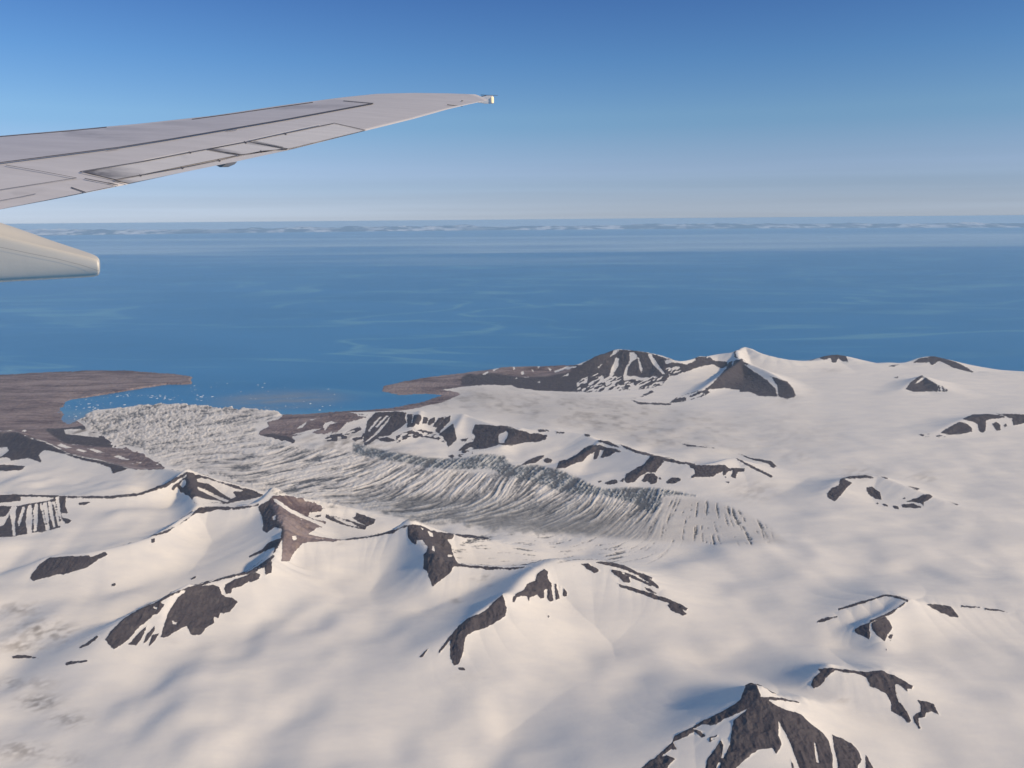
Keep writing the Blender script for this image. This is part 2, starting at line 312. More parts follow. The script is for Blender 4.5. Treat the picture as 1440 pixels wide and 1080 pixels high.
a_('s', 'J', [(570,270),(605,250),(612,260),(580,275)], [(635,240),(675,220),(680,230),(645,248)], [(770,225),(785,215),(790,235),(780,238)], [(828,255),(845,247),(850,268),(832,273)], [(788,300),(802,290),(802,302)],
   [(940,215),(960,198),(995,200),(960,212),(945,235)], [(1008,222),(1037,240),(1025,249)], [(895,240),(910,235),(916,256)], [(1055,250),(1130,220),(1205,215),(1200,225),(1120,240),(1060,260)], [(1100,290),(1150,263),(1152,276)], [(938,325),(962,314),(957,328)])
a_('q', C, [(400,315),(470,275),(560,265),(620,285),(700,298),(780,285),(850,285),(830,330),(740,355),(590,366),(480,368),(400,355)], [(850,240),(920,235),(930,260),(870,280),(850,265)], [(880,400),(1000,365),(1060,360),(1040,390),(940,418)], [(1070,350),(1180,345),(1260,365),(1180,375),(1070,370)])
a_('r', D, [(0,200),(30,215),(100,250),(150,275),(200,290),(240,310),(265,340),(285,375),(280,390),(240,400),(195,385),(100,385),(60,365),(0,365)],
   [(350,210),(390,185),(430,170),(500,170),(540,185),(552,215),(520,210),(500,190),(490,215),(470,215),(460,190),(430,205),(400,192)], [(880,215),(910,195),(940,190),(1000,182),(1040,195),(1100,215),(1150,240),(1190,265),(1150,260),(1080,240),(1010,205),(975,230),(960,215)],
   [(780,290),(805,287),(800,296)], [(755,232),(810,224),(780,236)], [(840,350),(870,310),(920,280),(940,290),(1000,325),(1008,362),(950,362),(880,365),(870,360)],
   [(1004,328),(1013,330),(1021,362),(1009,362)], [(1021,330),(1030,333),(1041,362),(1029,362)], [(1040,343),(1057,355),(1045,363)],
   [(1020,570),(1040,555),(1110,515),(1140,520),(1175,545),(1180,565),(1120,578),(1060,580)], [(1130,500),(1180,478),(1250,475),(1340,485),(1340,495),(1280,500),(1250,510),(1245,560),(1230,570),(1210,560),(1205,530),(1180,515),(1140,505)],
   [(1300,475),(1460,480),(1435,500),(1410,530),(1385,535),(1380,500),(1350,490)], [(1278,525),(1300,518),(1320,530),(1320,560),(1300,562),(1290,545)], [(1335,530),(1350,522),(1358,535),(1340,545)],
   [(440,880),(470,850),(500,840),(510,805),(560,790),(640,785),(690,800),(600,802),(530,805),(570,825),(540,850),(520,880),(480,920),(445,895)], [(712,790),(752,799),(745,806)], [(848,840),(912,855),(900,860)],
   [(640,850),(670,845),(710,870),(720,910),(690,905),(650,880)], [(715,925),(740,930),(752,942),(735,945)], [(775,940),(800,940),(810,958),(785,955)], [(815,935),(880,930),(920,945),(920,953),(830,950)],
   [(845,920),(880,905),(905,900),(930,885),(960,882),(978,895),(960,910),(930,925),(935,945),(920,930),(880,920)], [(815,908),(840,895),(840,905)], [(690,928),(703,925),(705,934)], [(1060,918),(1112,934),(1100,939)])
a_('s', D, [(20,225),(60,225),(110,255),(160,290),(190,330),(200,385),(190,385),(180,345),(140,305),(80,265)], [(60,223),(140,260),(240,299),(238,311),(150,282),(100,264)], [(885,325),(930,285),(941,293),(900,322)])
a_('p', D, [(900,575),(1000,575),(1060,595),(930,592)])
a_('r', C, [(0,535),(40,533),(70,545),(100,555),(135,578),(200,575),(250,583),(245,605),(200,618),(140,620),(70,635),(0,630)], [(200,555),(250,555),(262,563),(210,567)], [(293,565),(335,568),(342,577),(300,575)], [(437,575),(465,578),(469,589),(445,590)],
   [(115,738),(150,710),(200,690),(235,685),(235,695),(190,722),(150,730)], [(228,710),(250,698),(275,708),(275,720),(245,725)],
   [(297,750),(310,715),(350,705),(400,680),(440,645),(480,632),(520,632),(550,645),(590,650),(630,668),(600,670),(560,690),(530,700),(520,695),(540,655),(520,660),(500,705),(485,706),(490,670),(460,685),(430,715),(380,730),(340,752)],
   [(500,610),(560,615),(625,645),(600,643),(540,628)], [(620,630),(660,643),(700,660),(780,680),(830,693),(870,698),(900,710),(1000,728),(1000,740),(900,724),(840,714),(780,692),(700,672),(650,654)],
   [(640,810),(650,780),(700,750),(740,730),(775,690),(830,705),(845,718),(810,750),(800,775),(790,770),(760,770),(720,790),(690,822),(650,825)], [(730,815),(755,775),(790,775),(812,795),(805,825),(775,832),(760,815),(740,822)],
   [(850,820),(880,797),(925,800),(930,810),(890,830),(860,830)], [(815,800),(825,794),(829,808),(818,811)],
   [(970,735),(1060,735),(1150,735),(1170,750),(1250,750),(1250,765),(1215,770),(1205,800),(1180,795),(1190,765),(1165,765),(1155,785),(1140,785),(1140,765),(1110,780),(1090,795),(1000,795),(975,808),(980,790),(1000,780),(995,755),(975,745)],
   [(1143,790),(1161,793),(1155,802)], [(1150,816),(1177,820),(1165,827)], [(505,813),(530,813),(515,827)], [(540,825),(580,810),(600,808),(607,825),(580,832),(560,837)], [(618,815),(640,798),(636,822)],
   [(1206,698),(1290,738),(1392,791),(1385,799),(1290,752),(1215,710)], [(1215,678),(1290,699),(1380,713),(1412,740),(1395,752),(1370,727),(1290,709)], [(910,618),(960,630),(1100,649),(960,639)])
a_('s', C, [(5,580),(40,560),(55,575),(40,610),(20,628),(0,625)])
a_('b', B, [(40,590),(60,560),(100,540),(90,500),(130,478),(250,480),(350,470),(500,465),(540,475),(600,480),(590,495),(530,510),(500,520),(470,560),(440,570),(400,580),(350,575),(300,570),(220,590),(230,620),(170,625),(80,615),(45,605)])
a_('r', B, [(45,605),(60,580),(120,575),(200,590),(235,610),(225,625),(170,627),(80,617)], [(585,640),(580,600),(590,560),(600,510),(640,470),(740,462),(800,468),(790,490),(800,520),(770,545),(730,570),(700,590),(660,590),(620,620)],
   [(803,480),(830,475),(822,540),(800,545)], [(835,480),(870,478),(875,500),(860,530),(845,525),(830,545),(822,540)], [(882,490),(910,492),(900,525),(880,525)], [(917,500),(945,492),(940,520),(910,535),(905,525)], [(962,495),(1000,490),(950,545),(930,540)],
   [(988,500),(1020,485),(1020,510),(990,540),(960,575),(942,560)], [(960,580),(1035,520),(1045,570),(1055,600),(1010,645),(1000,620),(980,590)], [(650,600),(700,592),(750,610),(700,620),(665,612)],
   [(1145,530),(1200,530),(1270,540),(1330,550),(1400,565),(1440,580),(1440,620),(1380,610),(1330,635),(1270,630),(1200,650),(1140,655),(1130,620),(1150,590),(1130,570)], [(1070,605),(1110,597),(1100,615),(1080,618)], [(1010,690),(1030,680),(1045,690),(1030,700)])
a_('s', B, [(295,503),(340,500),(320,510)], [(375,540),(385,520),(420,512),(450,520),(410,530),(385,560)], [(350,600),(380,580),(420,565),(410,600),(370,612),(320,605)], [(440,575),(460,555),(500,515),(510,525),(480,560),(455,575)],
   [(215,582),(300,558),(372,548),(300,577)], [(243,550),(300,508),(272,547)], [(548,478),(602,482),(590,489),(550,486)], [(590,618),(640,572),(722,484),(705,512),(645,584),(602,614)], [(1265,580),(1300,560),(1315,575),(1290,625),(1265,620)],
   [(600,560),(660,490),(672,490),(612,565)], [(640,540),(700,480),(708,484),(650,545)])
a_('p', B, [(740,590),(840,548),(940,568),(1000,625),(950,605),(880,592),(800,605),(750,622)], [(380,590),(470,570),(560,540),(590,570),(580,620),(500,610),(400,615)], [(1060,660),(1130,600),(1150,620),(1130,680),(1060,700)])

GLACIER = [(105,590),(135,578),(175,572),(205,566),(260,566),(320,571),(385,574),(396,583),(382,589),(360,598),(362,612),(400,622),(440,630),(490,632),(520,640),(560,650),(620,658),(690,664),(720,660),(745,652),(790,660),(830,680),(850,690),(920,695),(980,700),(1030,712),(1080,738),(1110,765),(1020,768),(960,765),(880,760),(800,752),(700,748),(650,738),(600,738),(540,722),(500,713),(470,715),(440,705),(400,695),(370,692),(340,682),(290,665),(250,658),(225,650),(200,635),(160,625),(140,610),(120,600)]
SERAC = [Z(*B, [(530,625),(600,645),(700,665),(800,682),(900,700),(1000,705),(1100,700),(1180,680),(1290,690),(1330,740),(1400,740),(1440,770),(1440,800),(1320,770),(1200,750),(1100,752),(1000,750),(900,745),(800,720),(700,705),(600,690),(530,670)]),
         Z(*C, [(0,690),(60,740),(130,740),(200,740),(300,760),(400,800),(480,840),(540,858),(640,850),(800,852),(900,870),(1000,890),(900,880),(830,892),(820,960),(770,980),(700,930),(600,900),(480,880),(400,880),(300,860),(200,820),(100,800),(0,775)])]

# ------------------------------------------------------------------ rasterise outlines to signed distances
RW, RH, RY0 = 1500, 640, 470          # raster covers u -30..1470, v 470..1110
RX0 = -30
def poly_sd(poly, X, Y):
    p = np.array(poly); q = np.roll(p, -1, axis=0)
    inside = np.zeros(X.shape, bool); dm = np.full(X.shape, 1e9)
    for (x0, y0), (x1, y1) in zip(p, q):
        ex, ey = x1-x0, y1-y0; L = ex*ex+ey*ey+1e-9
        t = np.clip(((X-x0)*ex+(Y-y0)*ey)/L, 0, 1)
        dm = np.minimum(dm, (X-x0-t*ex)**2+(Y-y0-t*ey)**2)
        c = ((y0 > Y) != (y1 > Y)) & (X < (x1-x0)*(Y-y0)/((y1-y0) if y1 != y0 else 1e-9)+x0)
        inside ^= c
    d = np.sqrt(dm); return np.where(inside, d, -d)

def streaks(X, Y, ang, sc, seed):
    c, s = math.cos(ang), math.sin(ang)
    return fbm((X*c+Y*s)/(sc*3.2), (-X*s+Y*c)/sc, seed, 3)

SD = np.full((RH, RW), -9.0); BR = np.zeros((RH, RW))
def box(poly, pad=9):
    p = np.array(poly); x0 = max(0, int(p[:, 0].min()-RX0-pad)); x1 = min(RW, int(p[:, 0].max()-RX0+pad)+1)
    y0 = max(0, int(p[:, 1].min()-RY0-pad)); y1 = min(RH, int(p[:, 1].max()-RY0+pad)+1)
    X, Y = np.meshgrid(np.arange(x0, x1)+RX0+.0, np.arange(y0, y1)+RY0+.0)
    return (slice(y0, y1), slice(x0, x1)), X, Y
def xt(poly):   # outlines touching the frame edge run on beyond it
    return [(x-40 if x < 1.5 else (x+30 if x > 1438.5 else x), y) for x, y in poly]
for op, poly in T:
    poly = xt(poly)
    sl, X, Y = box(poly); sd = np.clip(poly_sd(poly, X, Y), -9, 9)
    if op in 'rb':
        SD[sl] = np.maximum(SD[sl], sd); w = ss(sd, -1.5, 1.5)
        BR[sl] = BR[sl]*(1-w)+(w if op == 'b' else 0)
    elif op == 's': SD[sl] = np.minimum(SD[sl], -sd)
    elif op == 'p': SD[sl] = np.maximum(SD[sl], np.minimum(sd, (streaks(X, Y, -.15, 2.2, 5)+.02)*9))
    elif op == 'q': SD[sl] = np.minimum(SD[sl], np.maximum(-sd, (streaks(X, Y, -.45, 1.8, 6)-.02)*9))
del sl

# crevasse pattern: line integral convolution of noise along the flow-crossing direction
gy0, gy1 = 555, 815
GX, GY = np.meshgrid(np.arange(RW)+RX0+.0, np.arange(gy0, gy1)+.0)
ORI = [(150,590,20),(300,590,5),(280,640,8),(400,655,20),(330,660,5),(500,680,18),(470,700,0),(560,690,35),(560,715,5),(640,690,50),(700,688,58),(680,706,30),(640,725,5),(720,735,8),(740,712,30),(790,718,32),(800,738,18),(850,700,60),(880,725,48),(930,715,70),(960,735,80),(1000,730,100),(1040,745,115),(1080,745,115),(1120,770,100),(740,765,-6),(850,775,14),(1000,790,12),(600,765,-8),(1200,790,10)]
cs = np.zeros(GX.shape); sn = np.zeros(GX.shape)
for x, y, a in ORI:
    w = 1/(((GX-x)**2+((GY-y)*1.8)**2)+300)**1.6
    cs += w*math.cos(2*R(a)); sn += w*math.sin(2*R(a))
ang = .5*np.arctan2(sn, cs)+.20*fbm(GX/60, GY/30, 40, 2)
dx, dy = np.cos(ang), -np.sin(ang)
rng = np.random.RandomState(4)
def blur(a, k):
    for _ in range(k):
        a = (a+np.roll(a, 1, 0)+np.roll(a, -1, 0))/3; a = (a+np.roll(a, 1, 1)+np.roll(a, -1, 1))/3
    return a
wn_ = rng.randn(*GX.shape)*.9+blur(rng.randn(*GX.shape), 1)*2.6
def lic(n, L):
    acc = n.copy(); k = 1
    for sgn in (1, -1):
        px, py = GX-RX0, GY-gy0
        px = px.copy(); py = py.copy()
        for i in range(L):
            xi = np.clip(px.round().astype(int), 0, RW-1); yi = np.clip(py.round().astype(int), 0, gy1-gy0-1)
            px = px+sgn*dx[yi, xi]; py = py+sgn*dy[yi, xi]
            xi = np.clip(px.round().astype(int), 0, RW-1); yi = np.clip(py.round().astype(int), 0, gy1-gy0-1)
            acc += n[yi, xi]; k += 1
    acc /= k; return acc/acc.std()
Lc = lic(wn_, 14); Lf = rng.randn(*GX.shape)*.9+blur(rng.randn(*GX.shape), 1)*2.2; Lf /= Lf.std()
gsd = poly_sd(GLACIER, GX, GY)+fbm(GX/9, GY/5, 71, 3)*5*ss(GX, 900, 700)
amp = ss(gsd, -2, 5)
chaos = ss(GX, 430, 250)*ss(GY, 665, 600)                      # broken-up snout
chaos = np.maximum(chaos, .45*ss(gsd, 9, 3)*ss(GX, 1000, 800))
pat = Lc*(1-chaos)+(.45*Lc+.9*Lf)*chaos
fade = 1-.7*ss(GX, 560, 760)*ss(GY-(705+(GX-560)*.045), 0, 28)   # lower side of the upper reach is smoother
fade = fade*(1-.55*ss(GX, 930, 1100))
CR = np.clip(pat*.56, -1, 1)*amp*fade
sparse = ss(GX, 880, 960)                                       # separate dark clefts in clean snow
CR = np.where(sparse > 0, CR*(1-sparse)+sparse*np.where(Lc < -1.1, -np.clip(-(Lc+1.1)*1.6, 0, 1), 0)*amp*ss(GX, 1120, 1060), CR)
# faint streaks beyond the heavy crevasses
low = ss(GX, 560, 640)*ss(GX, 1000, 850)*ss(GY, 738, 752)*ss(GY, 800, 780)
CR += np.where(Lc < -.9, np.clip((Lc+.9)*.7, -1, 0), 0)*low*(gsd < 0)
BL = np.zeros(GX.shape)
for s_ in SERAC:
    sd = poly_sd(s_, GX, GY); w = ss(sd, -3, 2); BL = np.maximum(BL, w*(.5+.5*ss(Lc*.6+.6*Lf, .9, -.5)))
    CR = np.where(w > 0, CR*(1-w)+w*np.clip(.6*Lc+.5*Lf-.2, -1, 1), CR)
SD[gy0-RY0:gy1-RY0] = np.where(np.abs(gsd) < 12, SD[gy0-RY0:gy1-RY0]-np.where(gsd > -1, 9, 0)*(GX < 700)+(fbm(GX/5, GY/3, 73, 2)*7-1)*ss(np.abs(gsd), 9, 2)*(GX < 235), SD[gy0-RY0:gy1-RY0])
BL = np.maximum(BL, .38*amp*ss(GX, 440, 560)*ss(GX, 960, 800)*ss(GY-(694+(GX-560)*.05), -12, 12))
CRV = np.zeros((RH, RW)); CRV[gy0-RY0:gy1-RY0] = CR
BLU = np.zeros((RH, RW)); BLU[gy0-RY0:gy1-RY0] = BL
GSD = np.full((RH, RW), -99.); GSD[gy0-RY0:gy1-RY0] = gsd
# dirty old ice: the outlet glacier, the lobe behind, and wet patches at lower left
XX, YY = np.meshgrid(np.arange(RW)+RX0+.0, np.arange(RH)+RY0+.0)
DT = ss(GSD, -4, 8)*(.30+.50*ss(XX, 430, 540)*ss(XX, 960, 800)*ss(YY-(692+(XX-560)*.05), -14, 14)+.18*ss(YY, 640, 600)*ss(XX, 330, 150)+.14*fbm(XX/60, YY/22, 81, 3))
LOBE = [(520,578),(600,560),(640,545),(700,541),(800,550),(900,560),(1010,575),(1130,570),(1200,590),(1180,640),(1080,650),(1000,640),(900,632),(820,608),(740,598),(660,584),(600,578)]
lb = poly_sd(LOBE, XX[:200], YY[:200])
st = streaks(XX[:200], YY[:200], .1, 4.0, 30)
lob = ss(lb, -6, 20)*(.26+.55*np.clip(st+.1, 0, 1))*(1-.75*ss(XX[:200], 850, 1120))
st2 = streaks(XX[:200], YY[:200], .3, 14.0, 31)
lob = lob+ss(lb, -6, 14)*.30*ss(XX[:200], 900, 760)*np.clip(st2, 0, 1)
DT[:200] = np.maximum(DT[:200], lob)
for bx, by, br, bs in [(490,625,50,.8),(440,618,30,.5),(545,642,40,.7),(385,582,14,.5),(112,607,26,1.0),(118,606,16,.8),(25,857,34,.5),(60,888,48,.75),(30,908,34,.6),(15,962,22,.7),(58,962,28,.35),(55,988,34,.75),(95,1012,34,.5),(30,1055,40,.55),(90,1068,30,.35),(678,812,16,.5),(640,845,10,.6),(688,826,10,.4),(205,668,14,.35),(770,690,20,.35),(1185,985,14,.35),(1300,672,26,.3),(1210,665,34,.25),(1060,690,40,.3),(1120,640,30,.25),(1170,520,14,.3),(1110,560,40,.2),(480,765,10,.25),(240,900,20,.12),(655,950,30,.10),(1100,610,60,.2)]:
    w = np.exp(-(((XX-bx)/br)**2+((YY-by)/(br*.38))**2)*1.3)
    n_ = streaks(XX, YY, -.3, 3.5, 61)
    DT = np.maximum(DT, bs*w*np.clip(.55+n_*1.6, 0, 1.2))

def samp(Rr, u, v):
    fx = np.clip(u-RX0, 0, RW-1.001); fy = np.clip(v-RY0, 0, RH-1.001)
    ix = fx.astype(int); iy = fy.astype(int); fx -= ix; fy -= iy
    return (Rr[iy, ix]*(1-fx)+Rr[iy, ix+1]*fx)*(1-fy)+(Rr[iy+1, ix]*(1-fx)+Rr[iy+1, ix+1]*fx)*fy

# ------------------------------------------------------------------ land height
az = np.concatenate([np.linspace(-62, -39, 70)[:-1], np.linspace(-39, 39, 1250), np.linspace(39, 62, 70)[1:]])
el = np.concatenate([np.linspace(62, 41.5, 50)[:-1], np.linspace(41.5, 20, 520)[:-1], np.linspace(20, 8.2, 470)])
AZ, EL = np.meshgrid(np.radians(az), np.radians(el))
DD = (H-350*ss(EL, R(10), R(25)))/np.tan(EL)
VX = DD*np.sin(AZ); VY = DD*np.cos(AZ)
flatP = np.stack([VX, VY, np.full(VX.shape, 250-H)], -1)
fu, fv = proj(flatP)

COAST = [(-60,528),(0,527),(40,525),(95,522),(180,523),(240,527),(268,531),(268,540),(235,541),(200,546),(165,552),(125,558),(100,562),(90,566),(86,572),(87,590),(97,596),(112,589),(135,579),(175,574),(205,570),(260,570),(320,575),(385,579),(395,583),(440,582),(480,579),(520,577),(560,572),(600,564),(620,556),(600,554),(560,556),(538,550),(540,543),(570,536),(620,528),(650,525),(700,518),(790,518),(830,519),(862,513),(900,514),(940,520),(960,520),(985,515),(1010,512),(1048,511),(1080,513),(1110,517),(1150,515),(1170,513),(1200,517),(1245,523),(1290,518),(1320,519),(1370,526),(1400,529),(1440,531),(1500,533)]
cw = ground(np.array([p[0] for p in COAST], float), np.array([p[1] for p in COAST], float), 0.0)[:, :2]
cpoly = [(-70000, cw[0, 1]+2000)]+[tuple(p) for p in cw]+[(80000, 30000), (80000, -9000), (-70000, -9000)]
wob = fbm(VX/600, VY/600, 77, 3)*90+fbm(VX/170, VY/420, 78, 4)*260*ss(fu, 100, 140)*ss(fu, 400, 380)*ss(fv, 545, 555)
csd = poly_sd(cpoly, VX, VY)+wob

CP = [(40,540,35),(200,533,25),(40,580,50),(0,560,60),(80,600,35),(-80,560,80),(150,590,45),(250,580,55),(350,585,55),(250,625,85),(400,640,130),(500,660,170),(600,690,220),(720,720,280),(850,730,330),(950,730,380),(1050,730,430),(1200,750,470),(700,560,110),(620,572,50),(560,580,20),(800,590,200),(900,575,220),(1000,600,300),(1100,575,380),(1300,570,460),(1440,600,520),(1200,530,420),(1440,540,390),(1560,545,380),(1100,530,380),(900,530,200),(760,530,120),(600,545,20),(1300,650,470),(1440,750,500),(1560,650,540),(50,650,170),(60,680,230),(50,740,300),(60,850,270),(0,950,200),(0,1080,160),(200,800,340),(150,730,330),(330,740,400),(300,1000,340),(150,1000,260),(480,830,400),(500,980,360),(620,870,400),(700,960,400),(800,1000,410),(870,900,430),(1000,850,420),(1100,800,440),(1100,920,450),(1300,900,520),(1400,1050,540),(1000,1080,430),(1440,960,560),(620,775,350),(700,775,360),(870,780,350),(440,610,120),(560,600,150),(600,560,30),(-150,800,300),(-150,1000,200),(1600,900,560),(700,1200,380),(200,1200,260),(1200,1250,480)]
bw = 0; bs_ = 0
for x, y, h in CP:
    gx, gy = x, y
    w = 1/((fu-gx)**2+((fv-gy)*1.9)**2+900)**1.7
    bw = bw+w; bs_ = bs_+w*h
base = bs_/bw

RID = [  # points (u, v, height), near width, far width
 ([(900,1100,520),(945,1042,640),(1000,1007,780),(1045,977,930),(1058,969,1000),(1068,980,965),(1085,982,930),(1112,987,860),(1128,990,800)], 1500, 1215),
 ([(1070,980,960),(1115,1010,840),(1160,1050,700),(1190,1095,560)], 700, 500),
 ([(1128,990,760),(1150,998,680),(1168,992,640),(1178,985,640)], 420, 600),
 ([(1150,943,720),(1172,940,800),(1210,946,790),(1242,943,800),(1262,955,760),(1285,968,700),(1318,1008,570)], 900, 1012),
 ([(1162,942,770),(1145,960,690),(1138,975,600)], 300, 500),
 ([(1150,875,540),(1190,857,640),(1250,836,770),(1278,846,765),(1320,850,700),(1345,853,680),(1410,860,640),(1470,872,600)], 850, 1215),
 ([(1278,846,765),(1250,862,730),(1225,875,700),(1200,884,600)], 450, 400),
 ([(1228,876,690),(1240,905,600),(1252,926,520)], 350, 350),
 ([(590,928,470),(620,905,560),(665,875,680),(710,845,780),(735,815,820),(765,795,850),(800,790,860),(830,788,860),(860,793,840),(905,810,740),(940,838,620),(975,868,500)], 1200, 1080),
 ([(708,842,780),(660,880,660),(640,940,470)], 350, 500),
 ([(386,694,820),(420,700,700),(470,709,560),(520,722,430),(545,742,350)], 900, 500),
 ([(386,694,820),(395,725,790),(402,750,760),(430,757,700),(486,759,640),(530,752,680),(577,739,810)], 1000, 600),
 ([(577,739,810),(592,738,800),(640,752,640),(690,760,510),(730,770,430)], 900, 500),
 ([(577,739,810),(597,765,790),(612,785,760),(632,792,720),(680,797,680),(740,799,720),(780,792,800)], 700, 600),
 ([(612,785,760),(608,825,520)], 350, 350),
 ([(385,775,740),(402,752,760)], 500, 500),
 ([(385,780,730),(369,797,700),(300,816,660),(264,827,650),(236,838,620),(200,855,570),(167,877,500),(147,899,420)], 900, 450),
 ([(264,826,650),(232,850,560),(225,880,420)], 300, 300),
 ([(45,808,330),(69,784,470),(125,778,560),(211,757,620),(275,719,690),(328,714,720),(364,708,770),(386,694,820)], 700, 350),
 ([(-60,692,480),(0,694,520),(42,698,500),(105,699,500),(155,699,500),(194,695,520),(230,683,570),(264,664,660),(300,673,560),(340,683,440),(368,694,340)], 550, 350),
 ([(262,666,650),(272,695,600),(277,712,620)], 350, 350),
 ([(-40,600,360),(0,606,380),(27,608,420),(80,630,380),(130,646,350),(180,660,380),(225,660,460),(262,664,640)], 600, 650),
 ([(386,583,70),(440,581,130),(497,580,230),(555,578,330),(592,580,380),(636,583,400),(660,586,410),(700,599,430),(733,604,440),(769,605,450),(822,611,480),(839,619,500),(872,626,540),(917,642,590),(950,647,600),(978,654,600),(1005,651,610),(1033,644,620),(1058,657,540),(1090,671,440)], 1100, 700),
 ([(592,580,370),(578,604,240)], 600, 600), ([(652,585,390),(640,606,280)], 800, 800), ([(733,604,430),(705,628,290)], 700, 700), ([(850,620,500),(790,655,320)], 500, 400), ([(925,643,590),(885,678,370)], 400, 400),
 ([(1160,694,540),(1185,674,640),(1230,669,680),(1245,672,680),(1290,690,620),(1350,712,560),(1440,730,520)], 900, 700),
 ([(1320,606,540),(1355,590,640),(1400,583,690),(1460,582,700)], 900, 700),
 ([(1268,548,510),(1295,529,640),(1312,537,600),(1335,549,510)], 800, 500),
 ([(985,503,640),(1010,498,720),(1035,495,820),(1048,488,900),(1070,497,790),(1110,506,640),(1150,507,580),(1165,500,620),(1185,500,620),(1205,508,540),(1240,512,500),(1260,505,560),(1290,502,640),(1312,501,660),(1340,510,560),(1372,521,430),(1390,523,470),(1440,527,450),(1500,529,440)], 1500, 500),
 ([(1037,496,800),(1042,507,740),(1075,520,650),(1100,535,560),(1118,554,420)], 700, 700),
 ([(1042,507,740),(1015,527,580),(988,547,420)], 500, 500),
 ([(815,513,400),(830,506,560),(845,498,720),(862,491,850),(900,494,850),(930,500,760),(955,508,660),(985,503,640)], 1500, 600),
 ([(650,526,60),(690,518,190),(740,514,260),(800,513,300),(818,512,400)], 1100, 500),
]
rel_sum = np.zeros(VX.shape); PN = 5.0
wobw = 1+.16*fbm(VX/900, VY/900, 3, 2)
for pts, wnr, wfr in RID:
    p = np.array(pts, float)
    if len(p) > 2:      # rounded course of the crest
        pe = np.vstack([2*p[0]-p[1], p, 2*p[-1]-p[-2]]); o_ = []
        for i in range(1, len(pe)-2):
            for t in (0, 1/3, 2/3):
                a, b, c, d = pe[i-1:i+3]; o_.append(.5*(2*b+(c-a)*t+(2*a-5*b+4*c-d)*t*t+(3*b-a-3*c+d)*t**3))
        p = np.array(o_+[pe[-2]])
    W = np.stack([ground(p[i, 0], p[i, 1], p[i, 2])[:2] for i in range(len(p))])
    m = max(wnr, wfr)*1.9
    bb = (VX > W[:, 0].min()-m) & (VX < W[:, 0].max()+m) & (VY > W[:, 1].min()-m) & (VY < W[:, 1].max()+m)
    rr = np.where(bb)
    x, y, b0, ww = VX[rr], VY[rr], base[rr], wobw[rr]
    best = np.zeros(x.shape)
    for k in range(len(p)-1):
        (x0, y0), (x1, y1) = W[k], W[k+1]; ex, ey = x1-x0, y1-y0; L2 = ex*ex+ey*ey
        t = np.clip(((x-x0)*ex+(y-y0)*ey)/L2, 0, 1)
        qx, qy = x-x0-t*ex, y-y0-t*ey; d = np.sqrt(qx*qx+qy*qy); d = np.sqrt(d*d+80**2)-80
        hh = p[k, 2]+(p[k+1, 2]-p[k, 2])*t
        near = ss(qy/(d+1), -.5, .5)
        w = (wnr*(1-near)+wfr*near)*(.75+.25*ww+0*d)*(1-.0*t)
        w = w*1.3*(1+.5*(ww-1))
        g = np.clip(1-d/w, 0, 1); g = .6*g**1.6+.4*g**2.8
        best = np.maximum(best, np.maximum(hh-b0, 0)*g)
    rel_sum[rr] += best**PN
rel = rel_sum**(1/PN)
und = fbm(VX/2600, VY/2600, 13, 1)*60+fbm(VX/860, VY/900, 11, 2)*98+fbm(VX/420, VY/520, 12, 2)*5  # swells shaped to stand in for cloud-shadow mottling on the snow
inland = ss(csd, 100, 1600)
gl_w = ss(samp(GSD, fu, fv), -25, 15)
HT = base+rel+und*inland*(1-.75*gl_w)*ss(fv, 560, 660)*(1-.6*ss(fu, 850, 1050)*ss(fv, 860, 700))/(1+rel/70)
gull = fbm(VX/190, VY/190, 21, 4, True)
coastf = ss(csd, -60, 1100)
HT = np.where(csd > 0, 3+(HT-3)*coastf, -35)
# steep ice cliff at the calving front
front = ss(fu, 95, 130)*ss(fu, 400, 385)*ss(fv, 640, 600)
HT = np.where((csd > 0) & (front > 0), np.maximum(HT, 45*front), HT)
HT = np.where(csd > 0, HT, np.clip(csd*.3, -35, -3))

def pos(): return np.stack([VX, VY, HT-H], -1)
pu, pv = proj(pos())
# which ground the aircraft can see: scan outwards along every bearing
def vis():
    e = np.arctan2(HT-H, DD); cm = np.maximum.accumulate(e, axis=0)
    return e >= cm-1e-4
V = vis()
rock = samp(SD, pu, pv); brown = samp(BR, pu, pv); crev = samp(CRV, pu, pv); blue = samp(BLU, pu, pv); dirt = samp(DT, pu, pv); gs = samp(GSD, pu, pv)
gyv, gxv = np.gradient(HT); stepx = DD*np.gradient(AZ, axis=1); stepy = np.gradient(DD, axis=0)
slope = np.sqrt((gxv/stepx)**2+(gyv/np.where(np.abs(stepy) < 1, 1, stepy))**2)
hid = np.where(slope > .62, 3., -6.)*1.0
hid = hid+fbm(VX/300, VY/300, 55, 3)*4
outf = (pu < -25) | (pu > 1465) | (pv > 1300)
rock = np.where(pv > 1098, samp(SD, pu, np.minimum(pv, 1098))-(pv-1098)*.10+fbm(VX/160, VY/160, 56, 3)*np.clip((pv-1098)*.3, 0, 6), rock)
rock = np.where(V & ~outf, rock, hid)
crev = np.where(V, crev, 0)
dirt = dirt*(1-.85*np.clip(crev*1.6, 0, 1))
shore = (csd < 650) & (gs < 1) & ((fu < 345) | ((fu > 388) & (fu < 700)))
rock = np.where(shore & (csd > -300) & ~((front > 0) & (gs > -12)), np.maximum(rock, ss(csd, 650, 350)*5-.5), rock); brown = np.where(shore, 1, brown)
# rock stands a little proud and is gullied; crevassed ice is cut into ribs
rk = ss(rock, -1, 3)
HT = HT+ss(rock, -3, 4)*gull*np.clip(rel, 0, 300)*.07
HT = HT+rk*fbm(VX/85, VY/110, 25, 4, True)*13+rk*fbm(VX/34, VY/44, 26, 2)*5
HT = HT+crev*np.where(csd > 0, 1, 0)*(9+DD/2600)
